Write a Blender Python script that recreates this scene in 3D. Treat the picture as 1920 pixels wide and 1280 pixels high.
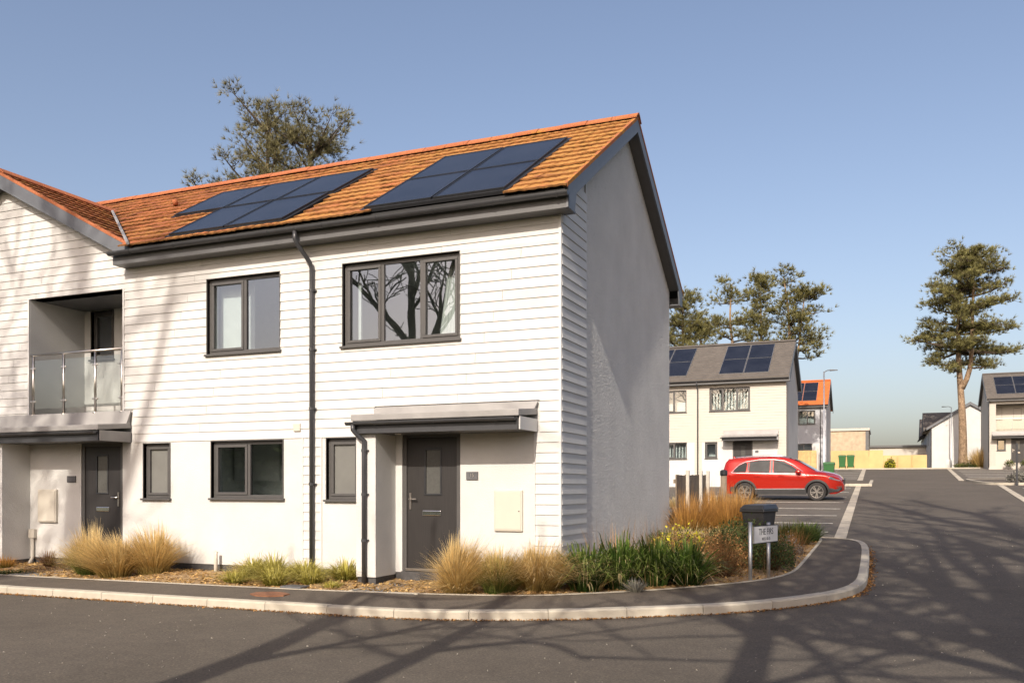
import bpy, bmesh, math, random
from mathutils import Vector, Matrix
R = math.radians
for o in list(bpy.data.objects): bpy.data.objects.remove(o)
SC = bpy.context.scene
COL = SC.collection
# ---------------------------------------------------------------- camera
cam_d = bpy.data.cameras.new('camera'); cam = bpy.data.objects.new('camera', cam_d); COL.objects.link(cam)
cam.location = (4.079, -11.488, 1.287); cam.rotation_euler = (R(90), 0, R(22.7))
cam_d.sensor_width = 36; cam_d.lens = 31.5; cam_d.shift_y = 0.1432; cam_d.clip_start = 0.05; cam_d.clip_end = 2000
SC.camera = cam
# ---------------------------------------------------------------- sky, sun, exposure
SUN = Vector((0.058, -1.0, 0.667)).normalized()           # towards the sun
EL = math.asin(SUN.z); AZ = math.atan2(SUN.x, SUN.y)
W = bpy.data.worlds.new('World'); SC.world = W; W.use_nodes = True
nt = W.node_tree; bg = nt.nodes['Background']
sky = nt.nodes.new('ShaderNodeTexSky'); sky.sky_type = 'NISHITA'; sky.sun_disc = False
sky.sun_elevation = EL; sky.sun_rotation = AZ
sky.air_density = 1.0; sky.dust_density = 3.5; sky.ozone_density = 1.0; sky.altitude = 30
wb_ = nt.nodes.new('ShaderNodeMix'); wb_.data_type = 'RGBA'; wb_.blend_type = 'MULTIPLY'; wb_.inputs[0].default_value = 1; wb_.inputs[7].default_value = (1.05, .955, .935, 1)   # daylight white balance
nt.links.new(sky.outputs[0], wb_.inputs[6]); nt.links.new(wb_.outputs[2], bg.inputs[0]); bg.inputs[1].default_value = 0.145
sl = bpy.data.lights.new('sun', 'SUN'); so = bpy.data.objects.new('sun', sl); COL.objects.link(so)
sl.energy = 4.2; sl.angle = R(0.45); sl.color = (1.0, 0.91, 0.79)
so.rotation_euler = (-SUN).to_track_quat('-Z', 'Y').to_euler(); so.location = (3, -30, 25)
vs = SC.view_settings; vs.view_transform = 'Standard'; vs.look = 'None'; vs.exposure = 0.36; vs.gamma = 1.0; vs.use_curve_mapping = False
SC.render.engine = 'CYCLES'
SC.cycles.max_bounces = 6; SC.cycles.diffuse_bounces = 3; SC.cycles.glossy_bounces = 3; SC.cycles.transparent_max_bounces = 12
SC.cycles.caustics_reflective = False; SC.cycles.caustics_refractive = False; SC.cycles.use_denoising = True
rnd = random.Random(7)
U = rnd.uniform
def G(y):                                                   # height of the road surface, rising up the side road
    if y <= -2.35: return -0.245
    if y <= 72: return -0.245 + 0.0425 * (y + 2.35)
    return 2.915
# ---------------------------------------------------------------- helpers
class MB:
    def __init__(s): s.v = []; s.f = []; s.uv = []; s.mi = []
    def face(s, idx, uv=None, m=0):
        s.f.append(idx); s.uv.append(uv); s.mi.append(m)
    def poly(s, pts, uv=None, m=0):
        n = len(s.v); s.v += [tuple(p) for p in pts]; s.face(list(range(n, n + len(pts))), uv, m)
    def hexa(s, p, m=0):                                    # 8 points: bottom 4 (ccw from above), top 4
        n = len(s.v); s.v += [tuple(q) for q in p]
        for f in ((3, 2, 1, 0), (4, 5, 6, 7), (0, 1, 5, 4), (1, 2, 6, 5), (2, 3, 7, 6), (3, 0, 4, 7)):
            s.face([n + i for i in f], None, m)
        return s
    def box(s, x0, x1, y0, y1, z0, z1, m=0):
        return s.hexa([(x0, y0, z0), (x1, y0, z0), (x1, y1, z0), (x0, y1, z0), (x0, y0, z1), (x1, y0, z1), (x1, y1, z1), (x0, y1, z1)], m)
    def prism(s, poly, f0, f1, m=0):                        # poly: 2d points, f0 / f1 map a 2d point to 3d on either end
        n = len(s.v); k = len(poly)
        s.v += [tuple(f0(*q)) for q in poly] + [tuple(f1(*q)) for q in poly]
        s.face([n + i for i in range(k)][::-1], None, m); s.face([n + k + i for i in range(k)], None, m)
        for i in range(k):
            j = (i + 1) % k; s.face([n + i, n + j, n + k + j, n + k + i], None, m)
        return s
    def tube(s, pts, rad, n=8, cap=True, m=0):
        pts = [Vector(p) for p in pts]; L = len(pts)
        if not hasattr(rad, '__len__'): rad = [rad] * L
        base = len(s.v); up = None
        for i, p in enumerate(pts):
            t = (pts[min(i + 1, L - 1)] - pts[max(i - 1, 0)])
            t = t.normalized() if t.length > 1e-9 else Vector((0, 0, 1))
            if up is None: up = Vector((0, 0, 1)) if abs(t.z) < .9 else Vector((1, 0, 0))
            a = t.cross(up); a = a.normalized() if a.length > 1e-6 else t.orthogonal().normalized(); b = t.cross(a); up = -b if False else up
            for k in range(n):
                w = 2 * math.pi * k / n; s.v.append(tuple(p + (a * math.cos(w) + b * math.sin(w)) * rad[i]))
        for i in range(L - 1):
            for k in range(n):
                k2 = (k + 1) % n; q = base + i * n
                s.face([q + k, q + n + k, q + n + k2, q + k2], None, m)
        if cap:
            s.face([base + k for k in range(n)], None, m); s.face([base + (L - 1) * n + k for k in range(n)][::-1], None, m)
        return s
    def mesh(s, name, mats=(), smooth=False, recalc=True):
        me = bpy.data.meshes.new(name); me.from_pydata(s.v, [], s.f)
        for mt in mats: me.materials.append(mt)
        if any(u is not None for u in s.uv):
            lay = me.uv_layers.new(name='uv'); i = 0
            buf = [0.0] * (2 * len(me.loops))
            for f, u in zip(s.f, s.uv):
                for k in range(len(f)):
                    if u is not None: buf[2 * i], buf[2 * i + 1] = u[k]
                    i += 1
            lay.data.foreach_set('uv', buf)
        if any(s.mi): me.polygons.foreach_set('material_index', s.mi)
        if recalc:
            bm = bmesh.new(); bm.from_mesh(me); bmesh.ops.recalc_face_normals(bm, faces=bm.faces); bm.to_mesh(me); bm.free()
        if smooth: me.polygons.foreach_set('use_smooth', [True] * len(me.polygons))
        me.update(); return me
    def build(s, name, mat, parent=None, smooth=False, bevel=0, recalc=True, loc=None):
        mats = mat if isinstance(mat, (list, tuple)) else [mat]
        return link(name, s.mesh(name, mats, smooth, recalc), parent, bevel, loc)
def link(name, me, parent=None, bevel=0, loc=None, rot=None):
    o = bpy.data.objects.new(name, me); COL.objects.link(o)
    if parent is not None: o.parent = parent
    if loc is not None: o.location = loc
    if rot is not None: o.rotation_euler = rot
    if bevel:
        b = o.modifiers.new('bevel', 'BEVEL'); b.width = bevel; b.segments = 2; b.limit_method = 'ANGLE'; b.angle_limit = R(40)
    return o
def tag(o, label=None, cat=None, group=None, kind=None):
    if label: o['label'] = label
    if cat: o['category'] = cat
    if group: o['group'] = group
    if kind: o['kind'] = kind
    return o
def thing(name, loc=(0, 0, 0), label=None, cat=None, group=None, rz=0):
    o = bpy.data.objects.new(name, None); COL.objects.link(o); o.location = loc; o.rotation_euler = (0, 0, rz); o.empty_display_size = .3
    return tag(o, label, cat, group)
def BX(*a): return MB().box(*a)
# ---------------------------------------------------------------- materials
def newmat(name):
    m = bpy.data.materials.new(name); m.use_nodes = True; n = m.node_tree.nodes; b = n['Principled BSDF']
    return m, n, m.node_tree.links, b
def ramp(n, stops):
    r = n.new('ShaderNodeValToRGB'); e = r.color_ramp.elements
    while len(e) < len(stops): e.new(.5)
    for q, (p, c) in zip(e, stops): q.position = p; q.color = (*c, 1) if len(c) == 3 else c
    return r
def noise(n, l, scale, detail=4, coord='Object', rough=.55, dist=0, vec=None):
    t = n.new('ShaderNodeTexNoise'); t.inputs['Scale'].default_value = scale; t.inputs['Detail'].default_value = detail
    t.inputs['Roughness'].default_value = rough; t.inputs['Distortion'].default_value = dist
    if vec is not None: l.new(vec, t.inputs['Vector'])
    elif coord == 'World':
        g = n.new('ShaderNodeNewGeometry'); l.new(g.outputs['Position'], t.inputs['Vector'])
    else:
        c = n.new('ShaderNodeTexCoord'); l.new(c.outputs[coord], t.inputs['Vector'])
    return t
def mixc(n, l, fac, a, b, mode='MIX'):
    x = n.new('ShaderNodeMix'); x.data_type = 'RGBA'; x.blend_type = mode
    for s, v in ((0, fac), (6, a), (7, b)):
        if hasattr(v, 'links') or hasattr(v, 'is_output'): l.new(v, x.inputs[s])
        else: x.inputs[s].default_value = v if s == 0 else (*v, 1)
    return x.outputs[2]
def bump(n, l, b, h, strength=.3, dist=.01):
    u = n.new('ShaderNodeBump'); u.inputs['Strength'].default_value = strength; u.inputs['Distance'].default_value = dist
    l.new(h, u.inputs['Height']); l.new(u.outputs[0], b.inputs['Normal']); return u
def simple(name, col, rough=.6, metal=0, var=.12, scale=6, bmp=0, bscale=60, spec=.5, coord='Object', objvar=0, bdist=.01):
    m, n, l, b = newmat(name)
    t = noise(n, l, scale, 5, coord); r = ramp(n, [(.3, [c * (1 - var) for c in col]), (.7, [min(1, c * (1 + var)) for c in col])])
    l.new(t.outputs[0], r.inputs[0]); out = r.outputs[0]
    if objvar:
        oi = n.new('ShaderNodeObjectInfo'); rr = ramp(n, [(0, (1 - objvar,) * 3), (1, (1 + objvar,) * 3)]); l.new(oi.outputs['Random'], rr.inputs[0])
        out = mixc(n, l, 1.0, out, rr.outputs[0], 'MULTIPLY')
    l.new(out, b.inputs['Base Color'])
    b.inputs['Roughness'].default_value = rough; b.inputs['Metallic'].default_value = metal; b.inputs['Specular IOR Level'].default_value = spec
    if bmp:
        t2 = noise(n, l, bscale, 6, coord); bump(n, l, b, t2.outputs[0], bmp, bdist)
    return m
M = {}
M['render'] = simple('white_render', (.545, .54, .522), .9, var=.06, scale=1.5, bmp=.6, bscale=60, spec=.2, bdist=.012)
M['board'] = simple('white_board', (.55, .543, .525), .65, var=.05, scale=2.2, bmp=.3, bscale=120, spec=.3, objvar=.05)
M['trim'] = simple('white_trim', (.56, .552, .535), .5, var=.02)
M['cream_board'] = simple('cream_board', (.47, .435, .38), .65, var=.03, scale=2, bmp=.1)
M['grey_board'] = simple('pale_grey_board', (.38, .39, .41), .65, var=.03)
M['beige_board'] = simple('beige_board', (.42, .39, .34), .65, var=.03)
M['frame'] = simple('anthracite_frame', (.075, .072, .070), .42, var=.06)
M['fascia'] = simple('grey_fascia', (.115, .122, .135), .45, var=.06)
M['soffit'] = simple('grey_soffit', (.10, .10, .102), .5, var=.06)
M['gutter'] = simple('dark_gutter', (.045, .046, .05), .35, var=.1)
M['membrane'] = simple('grey_membrane', (.27, .26, .25), .55, var=.12, scale=3, bmp=.05, bscale=20)
M['plinth'] = simple('dark_brick', (.06, .058, .058), .8, var=.25, scale=15, bmp=.3, bscale=60)
M['steel'] = simple('brushed_steel', (.62, .58, .53), .28, 1.0, var=.05)
M['galv'] = simple('galvanised_steel', (.46, .47, .48), .42, .8, var=.12, scale=25)
M['chrome'] = simple('chrome', (.75, .75, .76), .15, 1.0, var=.03)
M['meter'] = simple('cream_plastic', (.52, .485, .415), .45, var=.02)
M['inside'] = simple('interior_wall', (.76, .75, .73), .8, var=.05)
M['dark'] = simple('dark_void', (.02, .02, .02), .8)
M['blackplastic'] = simple('black_plastic', (.022, .023, .026), .38, var=.15)
M['greenplastic'] = simple('green_plastic', (.03, .12, .035), .45, var=.12)
M['yellow'] = simple('yellow_plastic', (.72, .42, .02), .5, var=.08)
M['white'] = simple('white_paint', (.78, .76, .72), .55, var=.05)
M['line'] = simple('worn_line_paint', (.50, .48, .43), .7, var=.25, scale=9, coord='World')
M['curtain'] = simple('curtain_cloth', (.70, .68, .66), .9, var=.05)
M['lead'] = simple('lead_flashing', (.30, .30, .30), .5, var=.2, scale=12)
M['concrete'] = simple('pale_concrete', (.42, .38, .305), .85, var=.12, scale=5, bmp=.25, bscale=80, objvar=.07)
M['channel'] = simple('channel_block', (.42, .37, .29), .85, var=.15, scale=4, bmp=.25, bscale=60, objvar=.1)
M['postconc'] = simple('post_concrete', (.52, .48, .41), .85, var=.1, scale=8, bmp=.2)
M['wood_fence'] = simple('weathered_wood', (.20, .155, .11), .85, var=.25, scale=9, bmp=.25, bscale=30, objvar=.12)
M['ply'] = simple('yellow_hoarding', (.54, .37, .16), .7, var=.1, scale=1.2, objvar=.05)
M['newwood'] = simple('new_wood', (.52, .34, .14), .7, var=.2, scale=5, objvar=.1)
M['rust'] = simple('rusty_iron', (.20, .085, .04), .85, var=.3, scale=12, bmp=.4, bscale=50)
M['ironcover'] = simple('grey_cover', (.09, .09, .095), .7, var=.2, bmp=.3, bscale=40)
M['brick_far'] = simple('buff_brick', (.42, .33, .23), .85, var=.18, scale=2.5, bmp=.2)
def m_glass(name, tint=(.9, .95, .95), refl=.12, transp=.85):
    m, n, l, b = newmat(name); n.remove(b); out = n['Material Output']
    tr = n.new('ShaderNodeBsdfTransparent'); tr.inputs[0].default_value = (*[c * transp for c in tint], 1)
    gl = n.new('ShaderNodeBsdfGlossy'); gl.inputs['Roughness'].default_value = .005; gl.inputs[0].default_value = (.95, .97, 1, 1)
    fr = n.new('ShaderNodeFresnel'); fr.inputs[0].default_value = 1.52
    tn = noise(n, l, 1.3, 2); bp = n.new('ShaderNodeBump'); bp.inputs['Strength'].default_value = .05; bp.inputs['Distance'].default_value = .02
    l.new(tn.outputs[0], bp.inputs['Height']); l.new(bp.outputs[0], gl.inputs['Normal'])
    ad = n.new('ShaderNodeMath'); ad.operation = 'MULTIPLY_ADD'; ad.use_clamp = True; ad.inputs[1].default_value = 1.9; ad.inputs[2].default_value = refl
    l.new(fr.outputs[0], ad.inputs[0])
    gm = n.new('ShaderNodeNewGeometry'); inv = n.new('ShaderNodeMath'); inv.operation = 'SUBTRACT'; inv.inputs[0].default_value = 1; l.new(gm.outputs['Backfacing'], inv.inputs[1]); mu = n.new('ShaderNodeMath'); mu.operation = 'MULTIPLY'; l.new(ad.outputs[0], mu.inputs[0]); l.new(inv.outputs[0], mu.inputs[1]); ad = mu
    mx = n.new('ShaderNodeMixShader'); l.new(ad.outputs[0], mx.inputs[0]); l.new(tr.outputs[0], mx.inputs[1]); l.new(gl.outputs[0], mx.inputs[2]); l.new(mx.outputs[0], out.inputs[0])
    return m
M['glass'] = m_glass('window_glass', refl=.16, transp=.96)
M['frosted'] = simple('frosted_glass', (.16, .16, .15), .22, var=.05)
M['doorglass'] = simple('obscured_door_glass', (.085, .085, .08), .18, var=.1, scale=30)
M['railglass'] = m_glass('balustrade_glass', (.95, .98, .97), .03, .92)
M['carglass'] = simple('car_glass', (.028, .033, .034), .004, 0, var=.3, scale=3, spec=.45)
def m_door():
    m, n, l, b = newmat('dark_wood_door'); c = n.new('ShaderNodeTexCoord'); mp = n.new('ShaderNodeMapping'); mp.inputs['Scale'].default_value = (60, 60, 1.5)
    l.new(c.outputs['Object'], mp.inputs[0]); t = noise(n, l, 2.5, 4, vec=mp.outputs[0]); r = ramp(n, [(.3, (.016, .0145, .014)), (.7, (.028, .025, .024))])
    l.new(t.outputs[0], r.inputs[0]); l.new(r.outputs[0], b.inputs['Base Color']); b.inputs['Roughness'].default_value = .45; bump(n, l, b, t.outputs[0], .15, .002); return m
M['door'] = m_door()
def m_tile(name, base, dark, lich, lamt):
    m, n, l, b = newmat(name)
    oi = n.new('ShaderNodeObjectInfo'); g = n.new('ShaderNodeNewGeometry')
    t1 = noise(n, l, 1.6, 5, 'World', .7); t2 = noise(n, l, 13, 5, 'World', .75); t3 = noise(n, l, 45, 3, 'World')
    r1 = ramp(n, [(0, base), (1, dark)]); l.new(oi.outputs['Random'], r1.inputs[0])
    ad = n.new('ShaderNodeMath'); ad.operation = 'MULTIPLY_ADD'; ad.inputs[1].default_value = .55; l.new(t2.outputs[0], ad.inputs[0]); 
    mu = n.new('ShaderNodeMath'); mu.operation = 'MULTIPLY'; mu.inputs[1].default_value = .62; l.new(t1.outputs[0], mu.inputs[0]); l.new(mu.outputs[0], ad.inputs[2])
    # more lichen toward the gable end of the terrace
    sx = n.new('ShaderNodeSeparateXYZ'); l.new(g.outputs['Position'], sx.inputs[0])
    mr = n.new('ShaderNodeMapRange'); mr.inputs[1].default_value = -9; mr.inputs[2].default_value = -1; mr.inputs[3].default_value = -.07; mr.inputs[4].default_value = .05; l.new(sx.outputs[0], mr.inputs[0])
    a2 = n.new('ShaderNodeMath'); a2.operation = 'ADD'; l.new(ad.outputs[0], a2.inputs[0]); l.new(mr.outputs[0], a2.inputs[1])
    r2 = ramp(n, [(lamt - .05, (0, 0, 0)), (lamt + .09, (1, 1, 1))]); l.new(a2.outputs[0], r2.inputs[0])
    c = mixc(n, l, r2.outputs[0], r1.outputs[0], lich)
    r3 = ramp(n, [(.30, (.45, .36, .3)), (.44, (1, 1, 1))]); l.new(t3.outputs[0], r3.inputs[0])
    c = mixc(n, l, .8, c, r3.outputs[0], 'MULTIPLY')
    r4 = ramp(n, [(.66, (0, 0, 0)), (.74, (1, 1, 1))]); l.new(t2.outputs[0], r4.inputs[0]); c = mixc(n, l, r4.outputs[0], c, (.16, .13, .08))
    l.new(c, b.inputs['Base Color']); b.inputs['Roughness'].default_value = .9; b.inputs['Specular IOR Level'].default_value = .2; bump(n, l, b, t3.outputs[0], .5, .01); return m
M['tile'] = m_tile('lichened_tile', (.42, .145, .058), (.22, .078, .043), (.42, .215, .06), .56)
M['ridge'] = m_tile('ridge_tile', (.40, .145, .065), (.36, .125, .06), (.42, .21, .04), .68)
M['moss'] = simple('mossy_tile_edge', (.24, .115, .045), .95, var=.6, scale=8, coord='World', spec=.1)
M['greytile'] = simple('brown_grey_tile', (.105, .092, .080), .85, var=.15, scale=3, bmp=.2)
M['orangetile'] = simple('orange_tile_far', (.50, .13, .03), .85, var=.12, scale=2)
def m_panel():
    m, n, l, b = newmat('solar_cells'); b.inputs['Base Color'].default_value = (.010, .012, .02, 1); b.inputs['Roughness'].default_value = .24; b.inputs['Specular IOR Level'].default_value = .26
    b.inputs['Coat Weight'].default_value = .0; b.inputs['Coat Roughness'].default_value = .08
    t = noise(n, l, 1.2, 4); r = ramp(n, [(.3, (.010, .012, .020)), (.75, (.020, .023, .034))]); l.new(t.outputs[0], r.inputs[0]); l.new(r.outputs[0], b.inputs['Base Color']); return m
M['panel'] = m_panel()
def m_asphalt(name, c0, c1, warm=.0, spk=.75, bs=.7):
    m, n, l, b = newmat(name)
    t1 = noise(n, l, .35, 4, 'World'); t2 = noise(n, l, 48, 4, 'World', .85); t3 = noise(n, l, 3.5, 7, 'World', .7)
    r1 = ramp(n, [(.3, c0), (.7, c1)]); l.new(t1.outputs[0], r1.inputs[0])
    r2 = ramp(n, [(.38, (.55, .54, .53)), (.49, (.98, .98, .98)), (.56, (1.12, 1.11, 1.09)), (.66, (2.0, 1.9, 1.75))]); l.new(t2.outputs[0], r2.inputs[0])
    c = mixc(n, l, spk, r1.outputs[0], r2.outputs[0], 'MULTIPLY')
    r3 = ramp(n, [(.3, (.86, .86, .87)), (.7, (1.1, 1.09, 1.07))]); l.new(t3.outputs[0], r3.inputs[0]); c = mixc(n, l, 1, c, r3.outputs[0], 'MULTIPLY')
    v = n.new('ShaderNodeTexVoronoi'); v.inputs['Scale'].default_value = 2.3; gg = n.new('ShaderNodeNewGeometry'); l.new(gg.outputs['Position'], v.inputs['Vector'])
    r4 = ramp(n, [(0.008, (1, 1, 1)), (.014, (0, 0, 0))]); l.new(v.outputs['Distance'], r4.inputs[0]); c = mixc(n, l, r4.outputs[0], c, (.42, .40, .36))
    l.new(c, b.inputs['Base Color']); b.inputs['Roughness'].default_value = .88; b.inputs['Specular IOR Level'].default_value = .25; bump(n, l, b, t2.outputs[0], bs, .006); return m
M['asphalt'] = m_asphalt('road_asphalt', (.090, .077, .062), (.116, .100, .082))
M['pave'] = m_asphalt('pavement_asphalt', (.096, .080, .064), (.118, .100, .081), spk=.6)
M['park'] = m_asphalt('parking_asphalt', (.110, .096, .079), (.134, .118, .098), spk=.5)
M['ground'] = simple('rough_ground', (.16, .14, .08), .95, var=.3, scale=.5, bmp=.4, bscale=8, coord='Object')
M['grass'] = simple('verge_grass', (.07, .095, .03), .95, var=.35, scale=1.5, bmp=.5, bscale=20)
M['soil'] = simple('mulched_soil', (.30, .20, .10), .95, var=.35, scale=7, bmp=.8, bscale=35)
M['slab'] = simple('paving_block', (.20, .195, .19), .8, var=.12, scale=10, bmp=.25, bscale=70, objvar=.12)
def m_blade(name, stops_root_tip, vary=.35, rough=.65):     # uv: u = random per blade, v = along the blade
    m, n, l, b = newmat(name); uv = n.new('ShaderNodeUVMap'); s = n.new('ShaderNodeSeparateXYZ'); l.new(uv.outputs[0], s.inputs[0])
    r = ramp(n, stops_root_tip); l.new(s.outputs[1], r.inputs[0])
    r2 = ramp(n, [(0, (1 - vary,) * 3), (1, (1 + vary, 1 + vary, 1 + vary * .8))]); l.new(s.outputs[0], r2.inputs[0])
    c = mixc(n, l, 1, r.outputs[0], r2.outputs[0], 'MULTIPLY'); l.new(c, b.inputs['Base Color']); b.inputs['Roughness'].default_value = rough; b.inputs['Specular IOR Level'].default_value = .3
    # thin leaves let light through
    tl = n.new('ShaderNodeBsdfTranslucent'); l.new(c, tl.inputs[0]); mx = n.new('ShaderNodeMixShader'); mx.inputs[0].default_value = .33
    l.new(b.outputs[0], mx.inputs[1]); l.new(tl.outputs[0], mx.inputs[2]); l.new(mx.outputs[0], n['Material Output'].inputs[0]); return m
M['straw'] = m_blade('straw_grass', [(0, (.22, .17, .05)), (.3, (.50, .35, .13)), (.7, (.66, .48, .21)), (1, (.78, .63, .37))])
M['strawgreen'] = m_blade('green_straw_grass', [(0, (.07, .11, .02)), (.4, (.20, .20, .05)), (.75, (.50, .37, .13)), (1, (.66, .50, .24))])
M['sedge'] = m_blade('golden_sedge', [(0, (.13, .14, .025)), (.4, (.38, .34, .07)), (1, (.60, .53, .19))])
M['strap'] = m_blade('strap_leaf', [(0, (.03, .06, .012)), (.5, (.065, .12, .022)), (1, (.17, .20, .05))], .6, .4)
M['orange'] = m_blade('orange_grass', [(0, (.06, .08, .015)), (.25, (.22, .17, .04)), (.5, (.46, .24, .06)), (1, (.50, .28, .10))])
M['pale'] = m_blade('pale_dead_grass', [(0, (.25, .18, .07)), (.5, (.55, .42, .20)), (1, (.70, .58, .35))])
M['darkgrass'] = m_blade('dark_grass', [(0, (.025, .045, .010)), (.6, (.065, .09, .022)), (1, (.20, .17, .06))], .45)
M['twig'] = m_blade('brown_twig', [(0, (.13, .07, .035)), (.6, (.24, .12, .05)), (1, (.36, .20, .08))], .5)
M['greyleaf'] = m_blade('grey_leaf', [(0, (.13, .12, .09)), (1, (.30, .29, .27))], .4)
M['greenleaf'] = m_blade('green_leaf', [(0, (.03, .05, .015)), (1, (.09, .115, .035))], .6)
M['yellowleaf'] = m_blade('yellow_flower', [(0, (.40, .38, .03)), (1, (.66, .58, .05))], .35)
M['needle'] = m_blade('pine_needles', [(0, (.15, .135, .075)), (1, (.26, .24, .12))], .5, .55)
M['needle_far'] = m_blade('pine_needles_far', [(0, (.14, .135, .055)), (1, (.27, .25, .10))], .5, .55)
M['grit'] = m_blade('pale_grit', [(0, (.22, .20, .17)), (1, (.50, .46, .40))], .4, .8)
M['chip'] = m_blade('bark_chip', [(0, (.34, .20, .08)), (1, (.60, .42, .19))], .5, .85)
M['leaflitter'] = m_blade('dry_leaves', [(0, (.20, .09, .03)), (1, (.50, .28, .11))], .5, .8)
def m_bark(name, c0, c1, sc=10):
    m, n, l, b = newmat(name); t = noise(n, l, sc, 6, 'World', .7, .6); r = ramp(n, [(.35, c0), (.65, c1)]); l.new(t.outputs[0], r.inputs[0]); l.new(r.outputs[0], b.inputs['Base Color'])
    b.inputs['Roughness'].default_value = .95; b.inputs['Specular IOR Level'].default_value = .1; bump(n, l, b, t.outputs[0], .9, .05); return m
M['bark'] = m_bark('pine_bark', (.13, .085, .055), (.36, .26, .17), 5)
M['limb'] = m_bark('dark_limb_bark', (.05, .04, .03), (.13, .10, .075), 8)
M['greybark'] = m_bark('grey_bark', (.07, .06, .045), (.16, .14, .11), 8)
def m_paint():
    m, n, l, b = newmat('red_car_paint'); b.inputs['Base Color'].default_value = (.46, .018, .008, 1); b.inputs['Metallic'].default_value = .35; b.inputs['Roughness'].default_value = .25
    b.inputs['Coat Weight'].default_value = 1; b.inputs['Coat Roughness'].default_value = .03
    t = noise(n, l, 900, 2); bump(n, l, b, t.outputs[0], .03, .001); return m
M['paint'] = m_paint()
M['rubber'] = simple('tyre_rubber', (.030, .028, .027), .8, var=.2, scale=20)
M['alloy'] = simple('alloy_wheel', (.48, .46, .43), .3, .9, var=.05)
M['cladblack'] = simple('dark_sill_plastic', (.035, .035, .036), .55, var=.15)
M['lampglass'] = simple('lamp_lens', (.35, .38, .42), .08, .6, var=.05)
M['redlens'] = simple('red_lens', (.35, .01, .01), .15, 0, var=.05)
# ================================================================ the setting
def chaikin(p, k=2):
    p = [Vector((*q, 0)) if len(q) == 2 else Vector(q) for q in p]
    for _ in range(k):
        r = [p[0]]
        for a, b in zip(p, p[1:]): r += [a * .75 + b * .25, a * .25 + b * .75]
        p = r + [p[-1]]
    return p
def resample(p, step=None, n=None):
    L = [0]
    for a, b in zip(p, p[1:]): L.append(L[-1] + (b - a).length)
    if n is None: n = max(2, int(round(L[-1] / step)) + 1)
    out = []; j = 0
    for i in range(n):
        s = L[-1] * i / (n - 1)
        while j < len(L) - 2 and L[j + 1] < s: j += 1
        t = (s - L[j]) / max(1e-9, L[j + 1] - L[j]); out.append(p[j].lerp(p[j + 1], min(1, t)))
    return out
def offset(p, d):                                           # to the left of the direction of travel
    o = []
    for i in range(len(p)):
        t = (p[min(i + 1, len(p) - 1)] - p[max(i - 1, 0)]); t.z = 0; t.normalize(); o.append(p[i] + Vector((-t.y, t.x, 0)) * d)
    return o
KERB = chaikin([(-15, -2.34), (-6, -2.34), (-1.6, -2.34), (-.75, -2.25), (-.03, -2.05), (.69, -1.78), (1.33, -1.43), (1.95, -1.08), (2.55, -.68), (2.98, -.25), (3.43, .32), (3.70, .92), (3.82, 1.55), (3.83, 2.5), (3.81, 4.9), (3.77, 6.4), (3.66, 7.2), (3.36, 7.70), (2.82, 7.86), (1.8, 7.92), (.3, 7.95)], 2)
INNER = chaikin([(-15, -1.50), (-8.9, -1.50), (-4, -1.41), (-2.5, -1.345), (-1.0, -1.19), (-.1, -.99), (.5, -.66), (1.15, -.2), (1.6, .2), (1.98, .58), (2.38, 1.03), (2.61, 1.37), (2.78, 1.88), (2.86, 2.4), (2.88, 3.83), (2.92, 6.7), (2.90, 7.35), (2.80, 7.52), (2.3, 7.6), (.3, 7.65)], 2)
# ground sheet out to the horizon
m = MB(); xs = [-700, -200, -60, -20, 0, 20, 60, 200, 700]; ys = [-700, -200, -60, -30, -13, -2.35, 10, 25, 40, 55, 72, 90, 200, 700]
for y in ys:
    for x in xs: m.v.append((x, y, G(y) - .09))
for j in range(len(ys) - 1):
    for i in range(len(xs) - 1):
        a = j * len(xs) + i; m.face([a, a + 1, a + len(xs) + 1, a + len(xs)])
tag(m.build('ground', M['ground']), kind='structure')
m = MB(); ys = [-12.6, -8, -5, -2.35] + [-2.35 + 4 * i for i in range(1, 19)] + [72, 74.5]
for y in ys: m.v += [(-45, y, G(y)), (45, y, G(y))]
for j in range(len(ys) - 1): m.face([2 * j, 2 * j + 1, 2 * j + 3, 2 * j + 2])
tag(m.build('road', M['asphalt']), kind='structure')
m = MB(); m.box(-60, 60, -60, -12.6, -.3, -.16); tag(m.build('grass_verge', M['grass']), kind='structure')
# pavement strip with its two stone lines
N = 150
kb = resample(offset(KERB, .125), n=N); inn = resample(INNER, n=N)
m = MB()
for a, b in zip(kb, inn):
    for t in (0, .5, 1):
        q = a.lerp(b, t); m.v.append((q.x, q.y, G(q.y) + .105 + .012 * t))
for i in range(N - 1):
    for t in (0, 1): a = 3 * i + t; m.face([a, a + 3, a + 4, a + 1])
pavement = tag(m.build('pavement', M['pave']), kind='structure')
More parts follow.
